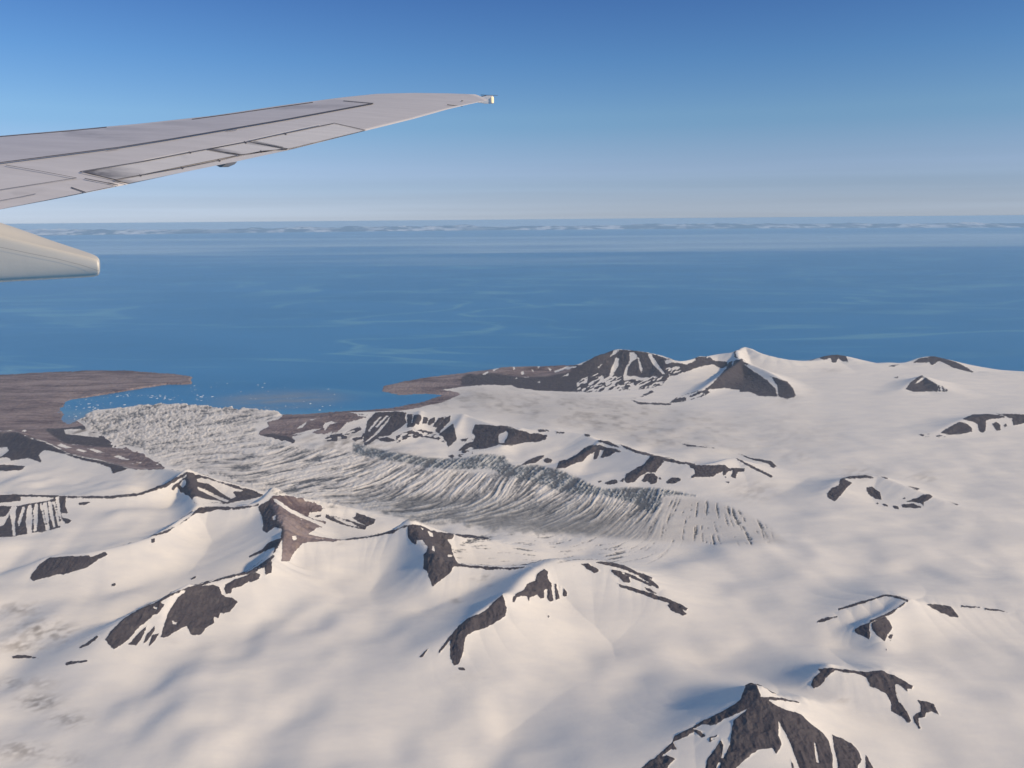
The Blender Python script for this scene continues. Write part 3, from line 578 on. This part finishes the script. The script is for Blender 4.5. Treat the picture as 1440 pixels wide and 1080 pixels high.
# nothing but water outside the shore
land = csd > 0
P = pos()
rows, cols = VX.shape
idx = np.arange(rows*cols).reshape(rows, cols)
q = np.stack([idx[:-1, :-1], idx[:-1, 1:], idx[1:, 1:], idx[1:, :-1]], -1)
keep = (csd[:-1, :-1] > -700) | (csd[1:, 1:] > -700)
gfl = (gs[:-1, :-1] > -1) & V[:-1, :-1] & (pu[:-1, :-1] < 1120)
cst = (~gfl) & (fv[:-1, :-1] < 603) & (fu[:-1, :-1] < 300)
mat_t = terrain_material()
ATTR = dict(rock=rock, brown=brown, dirt=dirt, crev=crev, blue=blue)
# one normal per grid vertex so the pieces meet without a seam
nx = np.cross(np.gradient(P, axis=1), np.gradient(P, axis=0)); nx /= np.linalg.norm(nx, axis=-1, keepdims=True)
nx[nx[..., 2] < 0] *= -1
def make_land(name, fmask):
    f = q[fmask]; used = np.unique(f); remap = np.zeros(rows*cols, np.int64); remap[used] = np.arange(len(used))
    f = remap[f]; v = P.reshape(-1, 3)[used]
    me = bpy.data.meshes.new(name)
    me.vertices.add(len(v)); me.vertices.foreach_set('co', v.ravel().astype(np.float32))
    me.loops.add(f.size); me.loops.foreach_set('vertex_index', f.ravel().astype(np.int32))
    me.polygons.add(len(f)); me.polygons.foreach_set('loop_start', np.arange(0, f.size, 4, dtype=np.int32))
    me.polygons.foreach_set('use_smooth', np.ones(len(f), bool))
    me.update(calc_edges=True)
    for k, a in ATTR.items():
        t = me.attributes.new(k, 'FLOAT', 'POINT'); t.data.foreach_set('value', a.ravel()[used].astype(np.float32))
    me.materials.append(mat_t)
    me.normals_split_custom_set_from_vertices(nx.reshape(-1, 3)[used].astype(np.float32))
    o = bpy.data.objects.new(name, me); col.objects.link(o); return o
props(make_land('snow_mountains', keep & ~gfl & ~cst), 'snow covered mountains and ice field with dark bare rock faces', kind='structure')
props(make_land('glacier', keep & gfl), 'grey crevassed glacier tongue flowing down to the sea', kind='structure')
props(make_land('coastal_plain', keep & cst), 'low brown headland reaching into the sea at the left', kind='structure')

# ------------------------------------------------------------------ sea
def ring_sheet(name, radii, a0, a1, na, z, mat):
    v = []; f = []
    angs = np.linspace(a0, a1, na)
    for r in radii:
        for a in angs: v.append((r*math.sin(a), r*math.cos(a), z))
    for i in range(len(radii)-1):
        for j in range(na-1):
            f.append((i*na+j, i*na+j+1, (i+1)*na+j+1, (i+1)*na+j))
    return link_mesh(name, v, f, mat)
SEA_R = 600000.0
radii = [0.5]+list(np.geomspace(3000, SEA_R, 60))
sea = ring_sheet('sea', radii, -math.pi, math.pi, 241, -H, sea_material())
props(sea, 'blue arctic sea stretching to the horizon', kind='structure')

# ------------------------------------------------------------------ far coast on the horizon
def coast_material():
    n = Nodes('far_coast_ground')
    sep = n.new('SeparateXYZ'); n.link(n.coord(), sep.inputs[0])
    s = n.noise(1/5200, 6, .7, ((.5, .15, 3), (0, 0, 0)))
    f = n.math('MULTIPLY', n.rng(s, .48, .55), n.rng(n.noise(1/45000, 3, .6), .38, .52, .3, 1))
    n.link(n.mix(f, (.03, .05, .08), (.97, .95, .94)), n.b.inputs['Base Color']); n.b.inputs['Roughness'].default_value = .9
    return n.m
na, nr = 1500, 14
aa = np.radians(np.linspace(-52, 52, na)); rr_ = np.linspace(440000, 490000, nr)
AA, RR = np.meshgrid(aa, rr_)
cx_, cy_ = RR*np.sin(AA), RR*np.cos(AA)
deg = np.degrees(AA)
env = .15+.85*ss(fbm(deg/7, RR*0, 90, 3), -.4, .35)
prof = np.sin(np.linspace(0, math.pi, nr))[:, None]**.7
hz = (1700+1700*env*np.clip(.5+.9*fbm(deg/1.1, RR/16000, 91, 5), .0, 1.6)+260*fbm(deg/.16, RR/9000, 93, 2))*prof-60
va = np.stack([cx_, cy_, hz-H], -1).reshape(-1, 3)
fa = []
for i in range(nr-1):
    for j in range(na-1): fa.append((i*na+j, (i+1)*na+j, (i+1)*na+j+1, i*na+j+1))
fc = link_mesh('far_coast', va, [g[::-1] for g in fa], coast_material(), smooth=False)
props(fc, 'distant low coast with patches of snow along the horizon', kind='structure')

# ------------------------------------------------------------------ haze
def haze():
    S = SEA_R+20000; z0, z1 = -H-60, 30.0
    v = [(x, y, z) for z in (z0, z1) for x, y in ((-S, -S), (S, -S), (S, S), (-S, S))]
    f = [(0, 3, 2, 1), (4, 5, 6, 7), (0, 1, 5, 4), (1, 2, 6, 5), (2, 3, 7, 6), (3, 0, 4, 7)]
    m = bpy.data.materials.new('haze_air'); m.use_nodes = True; t = m.node_tree; t.nodes.clear()
    o = t.nodes.new('ShaderNodeOutputMaterial'); p = t.nodes.new('ShaderNodeVolumePrincipled')
    p.inputs['Color'].default_value = (.56, .80, 1.0, 1); p.inputs['Density'].default_value = 3.1e-6
    p.inputs['Anisotropy'].default_value = 0.0
    t.links.new(p.outputs[0], o.inputs['Volume'])
    h = link_mesh('haze', v, f, m, smooth=False)
    props(h, 'thin blue haze filling the air down to the sea', kind='stuff')
haze()

# ------------------------------------------------------------------ drifting ice before the glacier
random.seed(7)
def floe_mesh(seed):
    rnd = random.Random(seed); n = rnd.randint(7, 10); v = []; f = []
    rad = [rnd.uniform(.65, 1.1) for _ in range(n)]
    for k, (z, s) in enumerate(((-.25, 1.0), (.12, 1.0), (rnd.uniform(.25, .45), .62))):
        for i in range(n):
            a = 2*math.pi*i/n
            v.append((math.cos(a)*rad[i]*s, math.sin(a)*rad[i]*s*.8, z*(1+.3*rnd.uniform(-1, 1))))
    v.append((rnd.uniform(-.2, .2), rnd.uniform(-.2, .2), rnd.uniform(.45, .75)))
    for k in range(2):
        for i in range(n): f.append((k*n+i, k*n+(i+1) % n, (k+1)*n+(i+1) % n, (k+1)*n+i))
    for i in range(n): f.append((2*n+i, 2*n+(i+1) % n, 3*n))
    f.append(tuple(range(n))[::-1])
    return v, f
n = Nodes('floe_ice'); n.link(n.mix(n.noise(.05), (.85, .87, .88), (.62, .74, .80)), n.b.inputs['Base Color']); n.b.inputs['Roughness'].default_value = .6
floe_mat = n.m
protos = []
for k in range(4):
    v, f = floe_mesh(k+20); protos.append((v, f))
spots = []
for (x0, y0, x1, y1, n_, sp) in [(92,572,130,562,22,3.5),(98,585,140,572,20,4),(115,562,175,556,18,2.5),(150,556,230,557,26,1.2),(170,554,250,560,26,1.4),(130,572,180,565,16,3),(215,560,300,562,18,2.5),(240,545,290,556,18,6),(295,545,360,562,16,8),(380,550,470,565,12,8),(100,592,125,586,8,2),(375,573,392,578,10,2.5),(395,570,480,578,16,3),(270,535,420,545,10,8)]:
    for i in range(n_):
        t = random.random(); spots.append((x0+(x1-x0)*t+random.gauss(0, 3), y0+(y1-y0)*t+random.gauss(0, sp)))
first = {}
cnt = 0
cpx = [tuple(p) for p in cpoly]
for (u, v) in spots:
    g = ground(u, v, 0.0)
    if poly_sd(cpx, np.array([g[0]]), np.array([g[1]]))[0] > -60: continue
    k = random.randrange(4); s = 9+27*random.random()**2.4
    if k not in first:
        o = link_mesh('ice_floe', *protos[k], floe_mat, smooth=False); first[k] = o
    else:
        o = first[k].copy(); col.objects.link(o)
    o.location = (g[0], g[1], -H+s*.05); o.rotation_euler = (0, 0, random.uniform(0, 6.28)); o.scale = (s*random.uniform(1, 1.9), s, s*random.uniform(.5, .9))
    props(o, 'small white chunk of ice adrift in the blue bay by the glacier front', 'ice floe', 'ice floes adrift before the glacier')
    cnt += 1

# ------------------------------------------------------------------ the aircraft's wing
def at_y(u, v, Y):
    d = ray(u, v); return d*(Y/d[1])
p1, p2, p3 = at_y(0, 191, 7.8), at_y(0, 294, 5.05), at_y(640, 139, 14.6)
NW = np.cross(p2-p1, p3-p1); NW /= np.linalg.norm(NW)
if NW[2] < 0: NW = -NW
def on_plane(u, v, off=0.0):
    d = ray(u, v); t = ((p1@NW)+off)/(d@NW); return d*t
LE = np.array([on_plane(*p) for p in [(0,191),(100,182.5),(200,173.5),(300,162.5),(400,147.5),(480,137),(530,131.8),(580,130.6),(630,131.2),(668,132.6)]])
TE = np.array([on_plane(*p) for p in [(0,294),(80,279),(165,262),(250,243.5),(330,227),(408,210.5),(515,183.5),(580,167.5),(630,153.5),(660,146.5),(686,141)]])
eLE = LE[0]+(LE[0]-LE[2])/np.linalg.norm(LE[0]-LE[2])*6.0
eTE = TE[0]+(TE[0]-TE[2])/np.linalg.norm(TE[0]-TE[2])*4.2
LE = np.vstack([eLE, LE]); TE = np.vstack([eTE, TE])
#print('LE', LE[:, :2].round(2).tolist()); print('TE', TE[:, :2].round(2).tolist(), 'N', NW, 'camera above plane', -(p1@NW))
def interp3(C_, y): return np.array([np.interp(y, C_[:, 1], C_[:, i]) for i in range(3)])
def arc(C_, n):
    L = np.concatenate([[0], np.cumsum(np.linalg.norm(np.diff(C_, axis=0), axis=1))]); t = np.linspace(0, 1, n)*L[-1]
    return np.stack([np.interp(t, L, C_[:, i]) for i in range(3)], 1)

WING = bpy.data.objects.new('aircraft_wing', None); col.objects.link(WING); WING.location = tuple(LE[1])
props(WING, 'pale grey aircraft wing reaching out from the left edge above the sea', 'aircraft wing')
WLOC = np.array(LE[1])
def part(name, v, f, mat, smooth=True, parent=None):
    o = link_mesh(name, np.asarray(v)-WLOC, f, mat, WING if parent is None else parent, smooth)
    return o
NS, NC = 90, 36
LEc, TEc = arc(LE, NS), arc(TE, NS)
BULGE, THICK = .035, .26
cc = np.linspace(0, 1, NC)**1.5
def bul(s, c): return BULGE*(1-.75*s)*4*c*(1-c)
def low(s, c): return (THICK*(1-.75*s))*(np.sqrt(c)*(1-c)*1.9+.012)
G2 = []
for i in range(NS):
    s_ = i/(NS-1)
    up = [LEc[i]*(1-c)+TEc[i]*c+NW*bul(s_, c) for c in cc]
    dn = [LEc[i]*(1-c)+TEc[i]*c-NW*low(s_, c)+(LEc[i]-TEc[i])*0 for c in cc[::-1]]
    G2.append(up+dn)
G2 = np.array(G2); m2 = G2.shape[1]
fw = []
for i in range(NS-1):
    for j in range(m2): fw.append((i*m2+j, i*m2+(j+1) % m2, (i+1)*m2+(j+1) % m2, (i+1)*m2+j))
fw.append(tuple(range((NS-1)*m2, NS*m2))); fw.append(tuple(range(m2))[::-1])
def wing_mat(name, base, streak, rough=.42, spec=.5):
    n = Nodes(name); st_ = n.noise(1.3, 5, .6, ((1.0, 5, 5), (0, 0, .06))); big = n.noise(.6, 3, .5)
    c = n.mix(n.rng(st_, .35, .75), base, tuple(x*streak for x in base))
    c = n.mix(n.rng(big, .35, .7, 0, .5), c, tuple(x*.86 for x in base))
    n.link(c, n.b.inputs['Base Color']); n.b.inputs['Roughness'].default_value = rough; n.b.inputs['Metallic'].default_value = .25
    n.b.inputs['Specular IOR Level'].default_value = spec
    n.bump(n.noise(14, 3), .05, .02); return n.m
M_skin = wing_mat('wing_grey_paint', (.80, .78, .77), .86)
M_panel = wing_mat('panel_grey_paint', (.90, .89, .87), .86)
M_stain = wing_mat('stained_paint', (.42, .41, .40), .6)
M_fair = wing_mat('fairing_cream_paint', (.80, .77, .68), .93, .5)
n = Nodes('dark_gap'); n.b.inputs['Base Color'].default_value = (.085, .085, .095, 1); n.b.inputs['Roughness'].default_value = .7; M_dark = n.m
n = Nodes('pale_stripe_grey'); n.b.inputs['Base Color'].default_value = (.82, .80, .76, 1); n.b.inputs['Roughness'].default_value = .4; M_edge = n.m
n = Nodes('lamp_glass'); n.b.inputs['Base Color'].default_value = (.9, .75, .5, 1); n.b.inputs['Emission Color'].default_value = (1, .75, .4, 1); n.b.inputs['Emission Strength'].default_value = .9; M_lamp = n.m
part('wing_skin', G2.reshape(-1, 3), [g[::-1] for g in fw], M_skin)
# look up the wing's upper surface through a photograph point
gs_, gc_ = np.meshgrid(np.linspace(0, 1, 240), np.linspace(0, 1, 90), indexing='ij')
LEd, TEd = arc(LE, 240), arc(TE, 240)
PLd = LEd[:, None]*(1-gc_[..., None])+TEd[:, None]*gc_[..., None]
def surf(u, v, lift=.005):
    off = 0.
    for _ in range(4):
        p = on_plane(u, v, off+lift); d = ((PLd-(p-NW*off))**2).sum(-1); k = np.unravel_index(d.argmin(), d.shape)
        off = .5*off+.5*bul(gs_[k], gc_[k]) if _ else bul(gs_[k], gc_[k])
    return p
def patch(name, q4, mat, lift, nu=26, nv=7, thick=.004):
    (a, b, c, d) = [np.array(x, float) for x in q4]   # a-b along the far edge, d-c along the near edge
    v = []; f = []
    for L in (lift, lift-thick):
        for i in range(nu+1):
            for j in range(nv+1):
                s, t = i/nu, j/nv; p = (a*(1-s)+b*s)*(1-t)+(d*(1-s)+c*s)*t; v.append(surf(p[0], p[1], L))
    w = nv+1; o = (nu+1)*w
    for i in range(nu):
        for j in range(nv):
            f.append((i*w+j, i*w+j+1, (i+1)*w+j+1, (i+1)*w+j))
    rim = [(i*w, (i+1)*w) for i in range(nu)]+[(i*w+nv, (i+1)*w+nv) for i in range(nu)]+[(j, j+1) for j in range(nv)]+[(nu*w+j, nu*w+j+1) for j in range(nv)]
    return v[:o], f
def add_patch(name, q4, mat, lift, **k):
    v, f = patch(name, q4, mat, lift, **k); return part(name, v, f, mat)
def strip(pts, wd, lift):
    wd = wd*.72
    v = []; f = []; P_ = []
    for (x0, y0), (x1, y1) in zip(pts[:-1], pts[1:]):
        n_ = max(2, int(math.hypot(x1-x0, y1-y0)/7))
        for k in range(n_): P_.append((x0+(x1-x0)*k/n_, y0+(y1-y0)*k/n_))
    P_.append(pts[-1]); P_ = np.array(P_); t = np.gradient(P_, axis=0); t /= np.linalg.norm(t, axis=1, keepdims=True)
    nn = np.stack([-t[:, 1], t[:, 0]], 1)
    for p, q_ in zip(P_, nn):
        v.append(surf(*(p+q_*wd/2), lift)); v.append(surf(*(p-q_*wd/2), lift))
    for i in range(len(P_)-1): f.append((2*i, 2*i+1, 2*i+3, 2*i+2))
    return v, f
def add_strips(name, L, mat, lift, parent=None):
    V_, F_ = [], []
    for pts, wd in L:
        v, f = strip(pts, wd, lift); o = len(V_); V_ += v; F_ += [tuple(k+o for k in g) for g in f]
    return part(name, V_, F_, mat, parent=parent)

def poly_patch(name, top, bot, mat, lift, nu=60, nv=10, stain_shades=()):
    def rs(L, n_):
        L = np.array(L, float); d = np.concatenate([[0], np.cumsum(np.hypot(*np.diff(L, axis=0).T))]); t = np.linspace(0, 1, n_)*d[-1]
        return np.stack([np.interp(t, d, L[:, 0]), np.interp(t, d, L[:, 1])], 1)
    a, b = rs(top, nu+1), rs(bot, nu+1); v = []; f = []; st = []
    for i in range(nu+1):
        for j in range(nv+1):
            p = a[i]*(1-j/nv)+b[i]*(j/nv); v.append(surf(p[0], p[1], lift))
            w = 0
            for (x0, y0, x1, y1, hw, k) in stain_shades:     # a smear running from x0,y0 to x1,y1
                ex, ey = x1-x0, y1-y0; t = min(1, max(0, ((p[0]-x0)*ex+(p[1]-y0)*ey)/(ex*ex+ey*ey)))
                d = math.hypot(p[0]-x0-t*ex, (p[1]-y0-t*ey)); w = max(w, k*(1-.7*t)*max(0, 1-(d/hw)**1.5))
            st.append(w)
    w = nv+1
    for i in range(nu):
        for j in range(nv): f.append((i*w+j, i*w+j+1, (i+1)*w+j+1, (i+1)*w+j))
    o = part(name, v, f, mat)
    at = o.data.attributes.new('stain', 'FLOAT', 'POINT'); at.data.foreach_set('value', st)
    return o
def stain_shaded(mat):
    t = mat.node_tree; b = t.nodes['Principled BSDF']; src = b.inputs['Base Color'].links[0].from_socket
    a = t.nodes.new('ShaderNodeAttribute'); a.attribute_name = 'stain'
    nz_ = t.nodes.new('ShaderNodeTexNoise'); nz_.inputs['Scale'].default_value = 9; nz_.inputs['Detail'].default_value = 5
    mr = t.nodes.new('ShaderNodeMapRange'); mr.inputs[1].default_value = .3; mr.inputs[2].default_value = .7; mr.inputs[3].default_value = .5; mr.inputs[4].default_value = 1.2
    tc_ = t.nodes.new('ShaderNodeTexCoord'); t.links.new(tc_.outputs['Object'], nz_.inputs['Vector']); t.links.new(nz_.outputs[0], mr.inputs[0])
    m = t.nodes.new('ShaderNodeMath'); m.operation = 'MULTIPLY'; t.links.new(a.outputs['Fac'], m.inputs[0]); t.links.new(mr.outputs[0], m.inputs[1])
    x = t.nodes.new('ShaderNodeMix'); x.data_type = 'RGBA'; t.links.new(m.outputs[0], x.inputs[0]); t.links.new(src, x.inputs[6]); x.inputs[7].default_value = (.20, .19, .19, 1)
    t.links.new(x.outputs[2], b.inputs['Base Color'])
stain_shaded(M_skin); stain_shaded(M_panel)
M_slat = wing_mat('slat_shaded_grey', (.71, .695, .71), .80, .40)  # grey taken darker and cooler, carrying leading-edge shading and sky reflection
stain_shaded(M_slat)
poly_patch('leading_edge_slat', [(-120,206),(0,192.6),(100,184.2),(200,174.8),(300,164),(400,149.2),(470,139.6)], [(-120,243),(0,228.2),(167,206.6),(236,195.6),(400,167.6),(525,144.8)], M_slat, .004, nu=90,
    stain_shades=[(95,186,200,196,7,.45),(150,180,260,184,4,.3),(390,151,500,149,4,.5),(230,172,330,176,4,.25)])  # soft dark bands painted in for the shading along the leading edge
poly_patch('spoiler', [(116,241.2),(194,228.6),(288,210.6)], [(162,252),(196,246),(335,217.8)], M_panel, .006, stain_shades=[(118,241,192,247,13,1.25),(140,246,185,250,9,1.0),(255,214,262,225,4,.3)])
poly_patch('spoiler', [(292,209.8),(348,199.4)], [(340,217),(402,208.4)], M_panel, .006, nu=24, stain_shades=[(292,209,340,218,5,1.0),(345,200,395,207,3,.6)])
poly_patch('aileron', [(352,198.8),(468.5,174)], [(406,208.9),(512,183.5)], M_panel, .006, nu=30)
poly_patch('trim_tab', [(162,253.6),(308,226),(336,219.4),(400,210)], [(182,257.6),(335,226.5),(408,210.6)], M_panel, .006, nv=3, stain_shades=[(162,253,195,257,4,.8)])
poly_patch('flap', [(-60,276),(107,251.2)], [(-60,306),(80,278.4),(162,261.6)], M_skin, .006, nu=30, stain_shades=[(20,272,60,268,5,.25)])
add_strips('panel_seam', [([(-120,243.5),(0,228.6),(167,207),(236,196),(400,168),(525,145)], 1.7), ([(525,145),(483,141.5)], .8),
   ([(112,241.2),(194,228),(267,214),(344,199.8),(400,187.6),(469.5,173.2)], 1.2), ([(469.5,173),(514,183)], 1.2),
   ([(160,253),(194,246.9),(256,235.6),(308,225.2),(336,218.6),(369,212.3),(404,209.6)], 1.1), ([(406,210),(460,197),(513,183.8)], 1.0),
   ([(350,198.8),(405,209.6)], 1.1), ([(357,198.2),(398,206.5)], .7), ([(290,209.8),(337,218)], 1.1), ([(112,241.2),(164,252.6)], .9),
   ([(119,250.8),(154,257.8),(166,260.3)], 1.5), ([(161,253),(179,257.8)], .9), ([(8,232),(60,241),(107,250)], .8), ([(-60,276),(0,266.7),(108,250)], .8),
   ([(0,282),(30,276.5),(50,272.4)], .7), ([(100,263.2),(121,270.6)], 1.6), ([(150,211.2),(166,208.8)], .7), ([(318,183.8),(333,182)], .7), ([(152,257.2),(161,259.2)], 2.2),
   ([(196,245.5),(199,247.5)], 1.8), ([(254,234.8),(258,236.8)], 1.8), ([(306,224),(310,226.4)], 1.8), ([(366,211.6),(370,213.6)], 1.6), ([(265,212.8),(269,215)], 1.8), ([(343,198.6),(347,201)], 1.8), ([(399,186.8),(403,188.8)], 1.8)], M_dark, .012)
add_strips('pale_stripe', [([(202,225.2),(267,212.3)], 1.3), ([(350,196.8),(400,185.9),(450,175)], 1.2), ([(298,207.3),(340,198.9)], .8)], M_edge, .013)  # pale stripes just above the panel lines
add_strips('leading_edge_line', [([(-120,204.2),(0,191.8),(100,183.6),(150,178.6)], 1.3), ([(270,167.6),(330,159.5),(400,149.3),(440,143.8)], 1.4)], M_dark, .006)  # thin dark lines along the leading edge
# pieces hanging from the trailing edge and the tip
def lump(name, px, Y, th, mat, parent=None):
    """small solid with the outline px, th metres thick"""
    a = [at_y(u, v, Y-th/2) for u, v in px]; b = [at_y(u, v, Y+th/2) for u, v in px]; k = len(px)
    f = [tuple(range(k)), tuple(range(k, 2*k))[::-1]]+[(i, (i+1) % k+0, (i+1) % k+k, i+k) for i in range(k)]
    o = part(name, a+b, f, mat, False, parent); 
    bm_ = o.modifiers.new('soft', 'BEVEL'); bm_.width = .006; bm_.segments = 2
    return o
Yt = float(LE[-1][1])
lump('hinge_fairing', [(303,232.2),(312,230.5),(334,227),(330,231),(321,235),(309,235.2)], float(surf(320,228)[1])-.02, .10, M_stain)
tf = lump('tip_fairing', [(662,142),(672,137.5),(684,134.6),(693,134.6),(694,146),(682,146),(672,144.4)], Yt-.06, .16, M_panel)
lump('fairing_seal', [(648,141.2),(664,142.8),(684,135.4),(683.4,134),(668,137.6)], Yt+.02, .02, M_dark)
lump('lamp', [(691,136),(694.3,136),(694.6,144.8),(691.4,144.8)], Yt-.145, .05, M_lamp)
def wick(p0, p1_, r_):
    a, b = np.array(p0), np.array(p1_); d = b-a; d /= np.linalg.norm(d); x = np.cross(d, [0, 0, 1.]); x /= np.linalg.norm(x); y = np.cross(d, x)
    v = [q_+(x*math.cos(t)+y*math.sin(t))*rr for q_, rr in ((a, r_), (b, r_*.6)) for t in np.linspace(0, 2*math.pi, 7)[:-1]]
    f = [(i, (i+1) % 6, (i+1) % 6+6, i+6) for i in range(6)]+[tuple(range(6))[::-1], tuple(range(6, 12))]
    part('static_wick', v, f, M_dark)
wick(at_y(676,133.6,Yt), at_y(700,134.2,Yt-.02), .006)
wick(surf(629,147.2,.02), at_y(650.5,149.6,float(surf(640,147)[1])), .006)
wick(surf(649,141.5,.02), at_y(664,143.2,Yt-.1), .006)
# flap track fairing under the wing
ST = [(-420,205,250,420),(-300,232,266,417),(-150,268,292,409),(0,309,329,396.5),(60,333,344,393.5),(105,348,355,391),(128,356,360.5,389.6),(137,360,363.5,388.4),(141,366,368,385)]
prof_ = []
for k, (u, vt, vr, vb) in enumerate(ST):
    Yn = 4.45; Yc = Yn+.22 if k < 6 else Yn+(.18, .15, .10)[k-6]
    hgt = vb-vr
    sec = [(u, vr+.10*hgt, Yn), (u, vr+.5*hgt, Yn-.012), (u, vb-.10*hgt, Yn), (u, vb-.02*hgt, Yn+.02), (u, vb, Yn+.06), (u, vb, Yc+.12), (u, vb-.1*hgt, Yc+.18), (u, vr+.3*hgt, Yc+.19), (u, vr, Yc+.14), (u, vt+.3*(vr-vt), Yc+.08), (u, vt, Yc), (u, vt+.35*(vr-vt), Yc-.10), (u, vr-.05*(vr-vt), Yn+.05), (u, vr+.02*hgt, Yn+.015)]
    prof_.append([at_y(a, b, c) for a, b, c in sec])
prof_ = np.array(prof_); ns = prof_.shape[1]
ff = [(i*ns+j, i*ns+(j+1) % ns, (i+1)*ns+(j+1) % ns, (i+1)*ns+j) for i in range(len(ST)-1) for j in range(ns)]
ff += [tuple(range(ns))[::-1], tuple(range((len(ST)-1)*ns, len(ST)*ns))]
fo = part('flap_track_fairing', prof_.reshape(-1, 3), ff, M_fair)
import bmesh
bm = bmesh.new(); bm.from_mesh(fo.data); bmesh.ops.recalc_face_normals(bm, faces=bm.faces); bm.to_mesh(fo.data); bm.free()
md = fo.modifiers.new('round', 'SUBSURF'); md.levels = 2; md.render_levels = 2
for o in list(WING.children):
    if o.type == 'MESH' and o.name.split('.')[0] in ('wing_skin', 'spoiler', 'aileron', 'trim_tab', 'flap', 'fairing_seal', 'leading_edge_slat', 'panel_seam', 'pale_stripe', 'leading_edge_line', 'hinge_fairing', 'tip_fairing', 'lamp', 'static_wick'):
        bm = bmesh.new(); bm.from_mesh(o.data); bmesh.ops.recalc_face_normals(bm, faces=bm.faces); bm.to_mesh(o.data); bm.free()
seam = [at_y(u, v, 4.43) for u, v in [(-200,318),(-100,333),(0,347.5),(40,356),(80,364),(115,373),(139,381)]]
v = []; f = []
for p in seam: v += [p+np.array([0, 0, .0009]), p-np.array([0, 0, .0009])]
for i in range(len(seam)-1): f.append((2*i, 2*i+1, 2*i+3, 2*i+2))

part('fairing_seam', [q_ for q_ in v], f, M_stain)
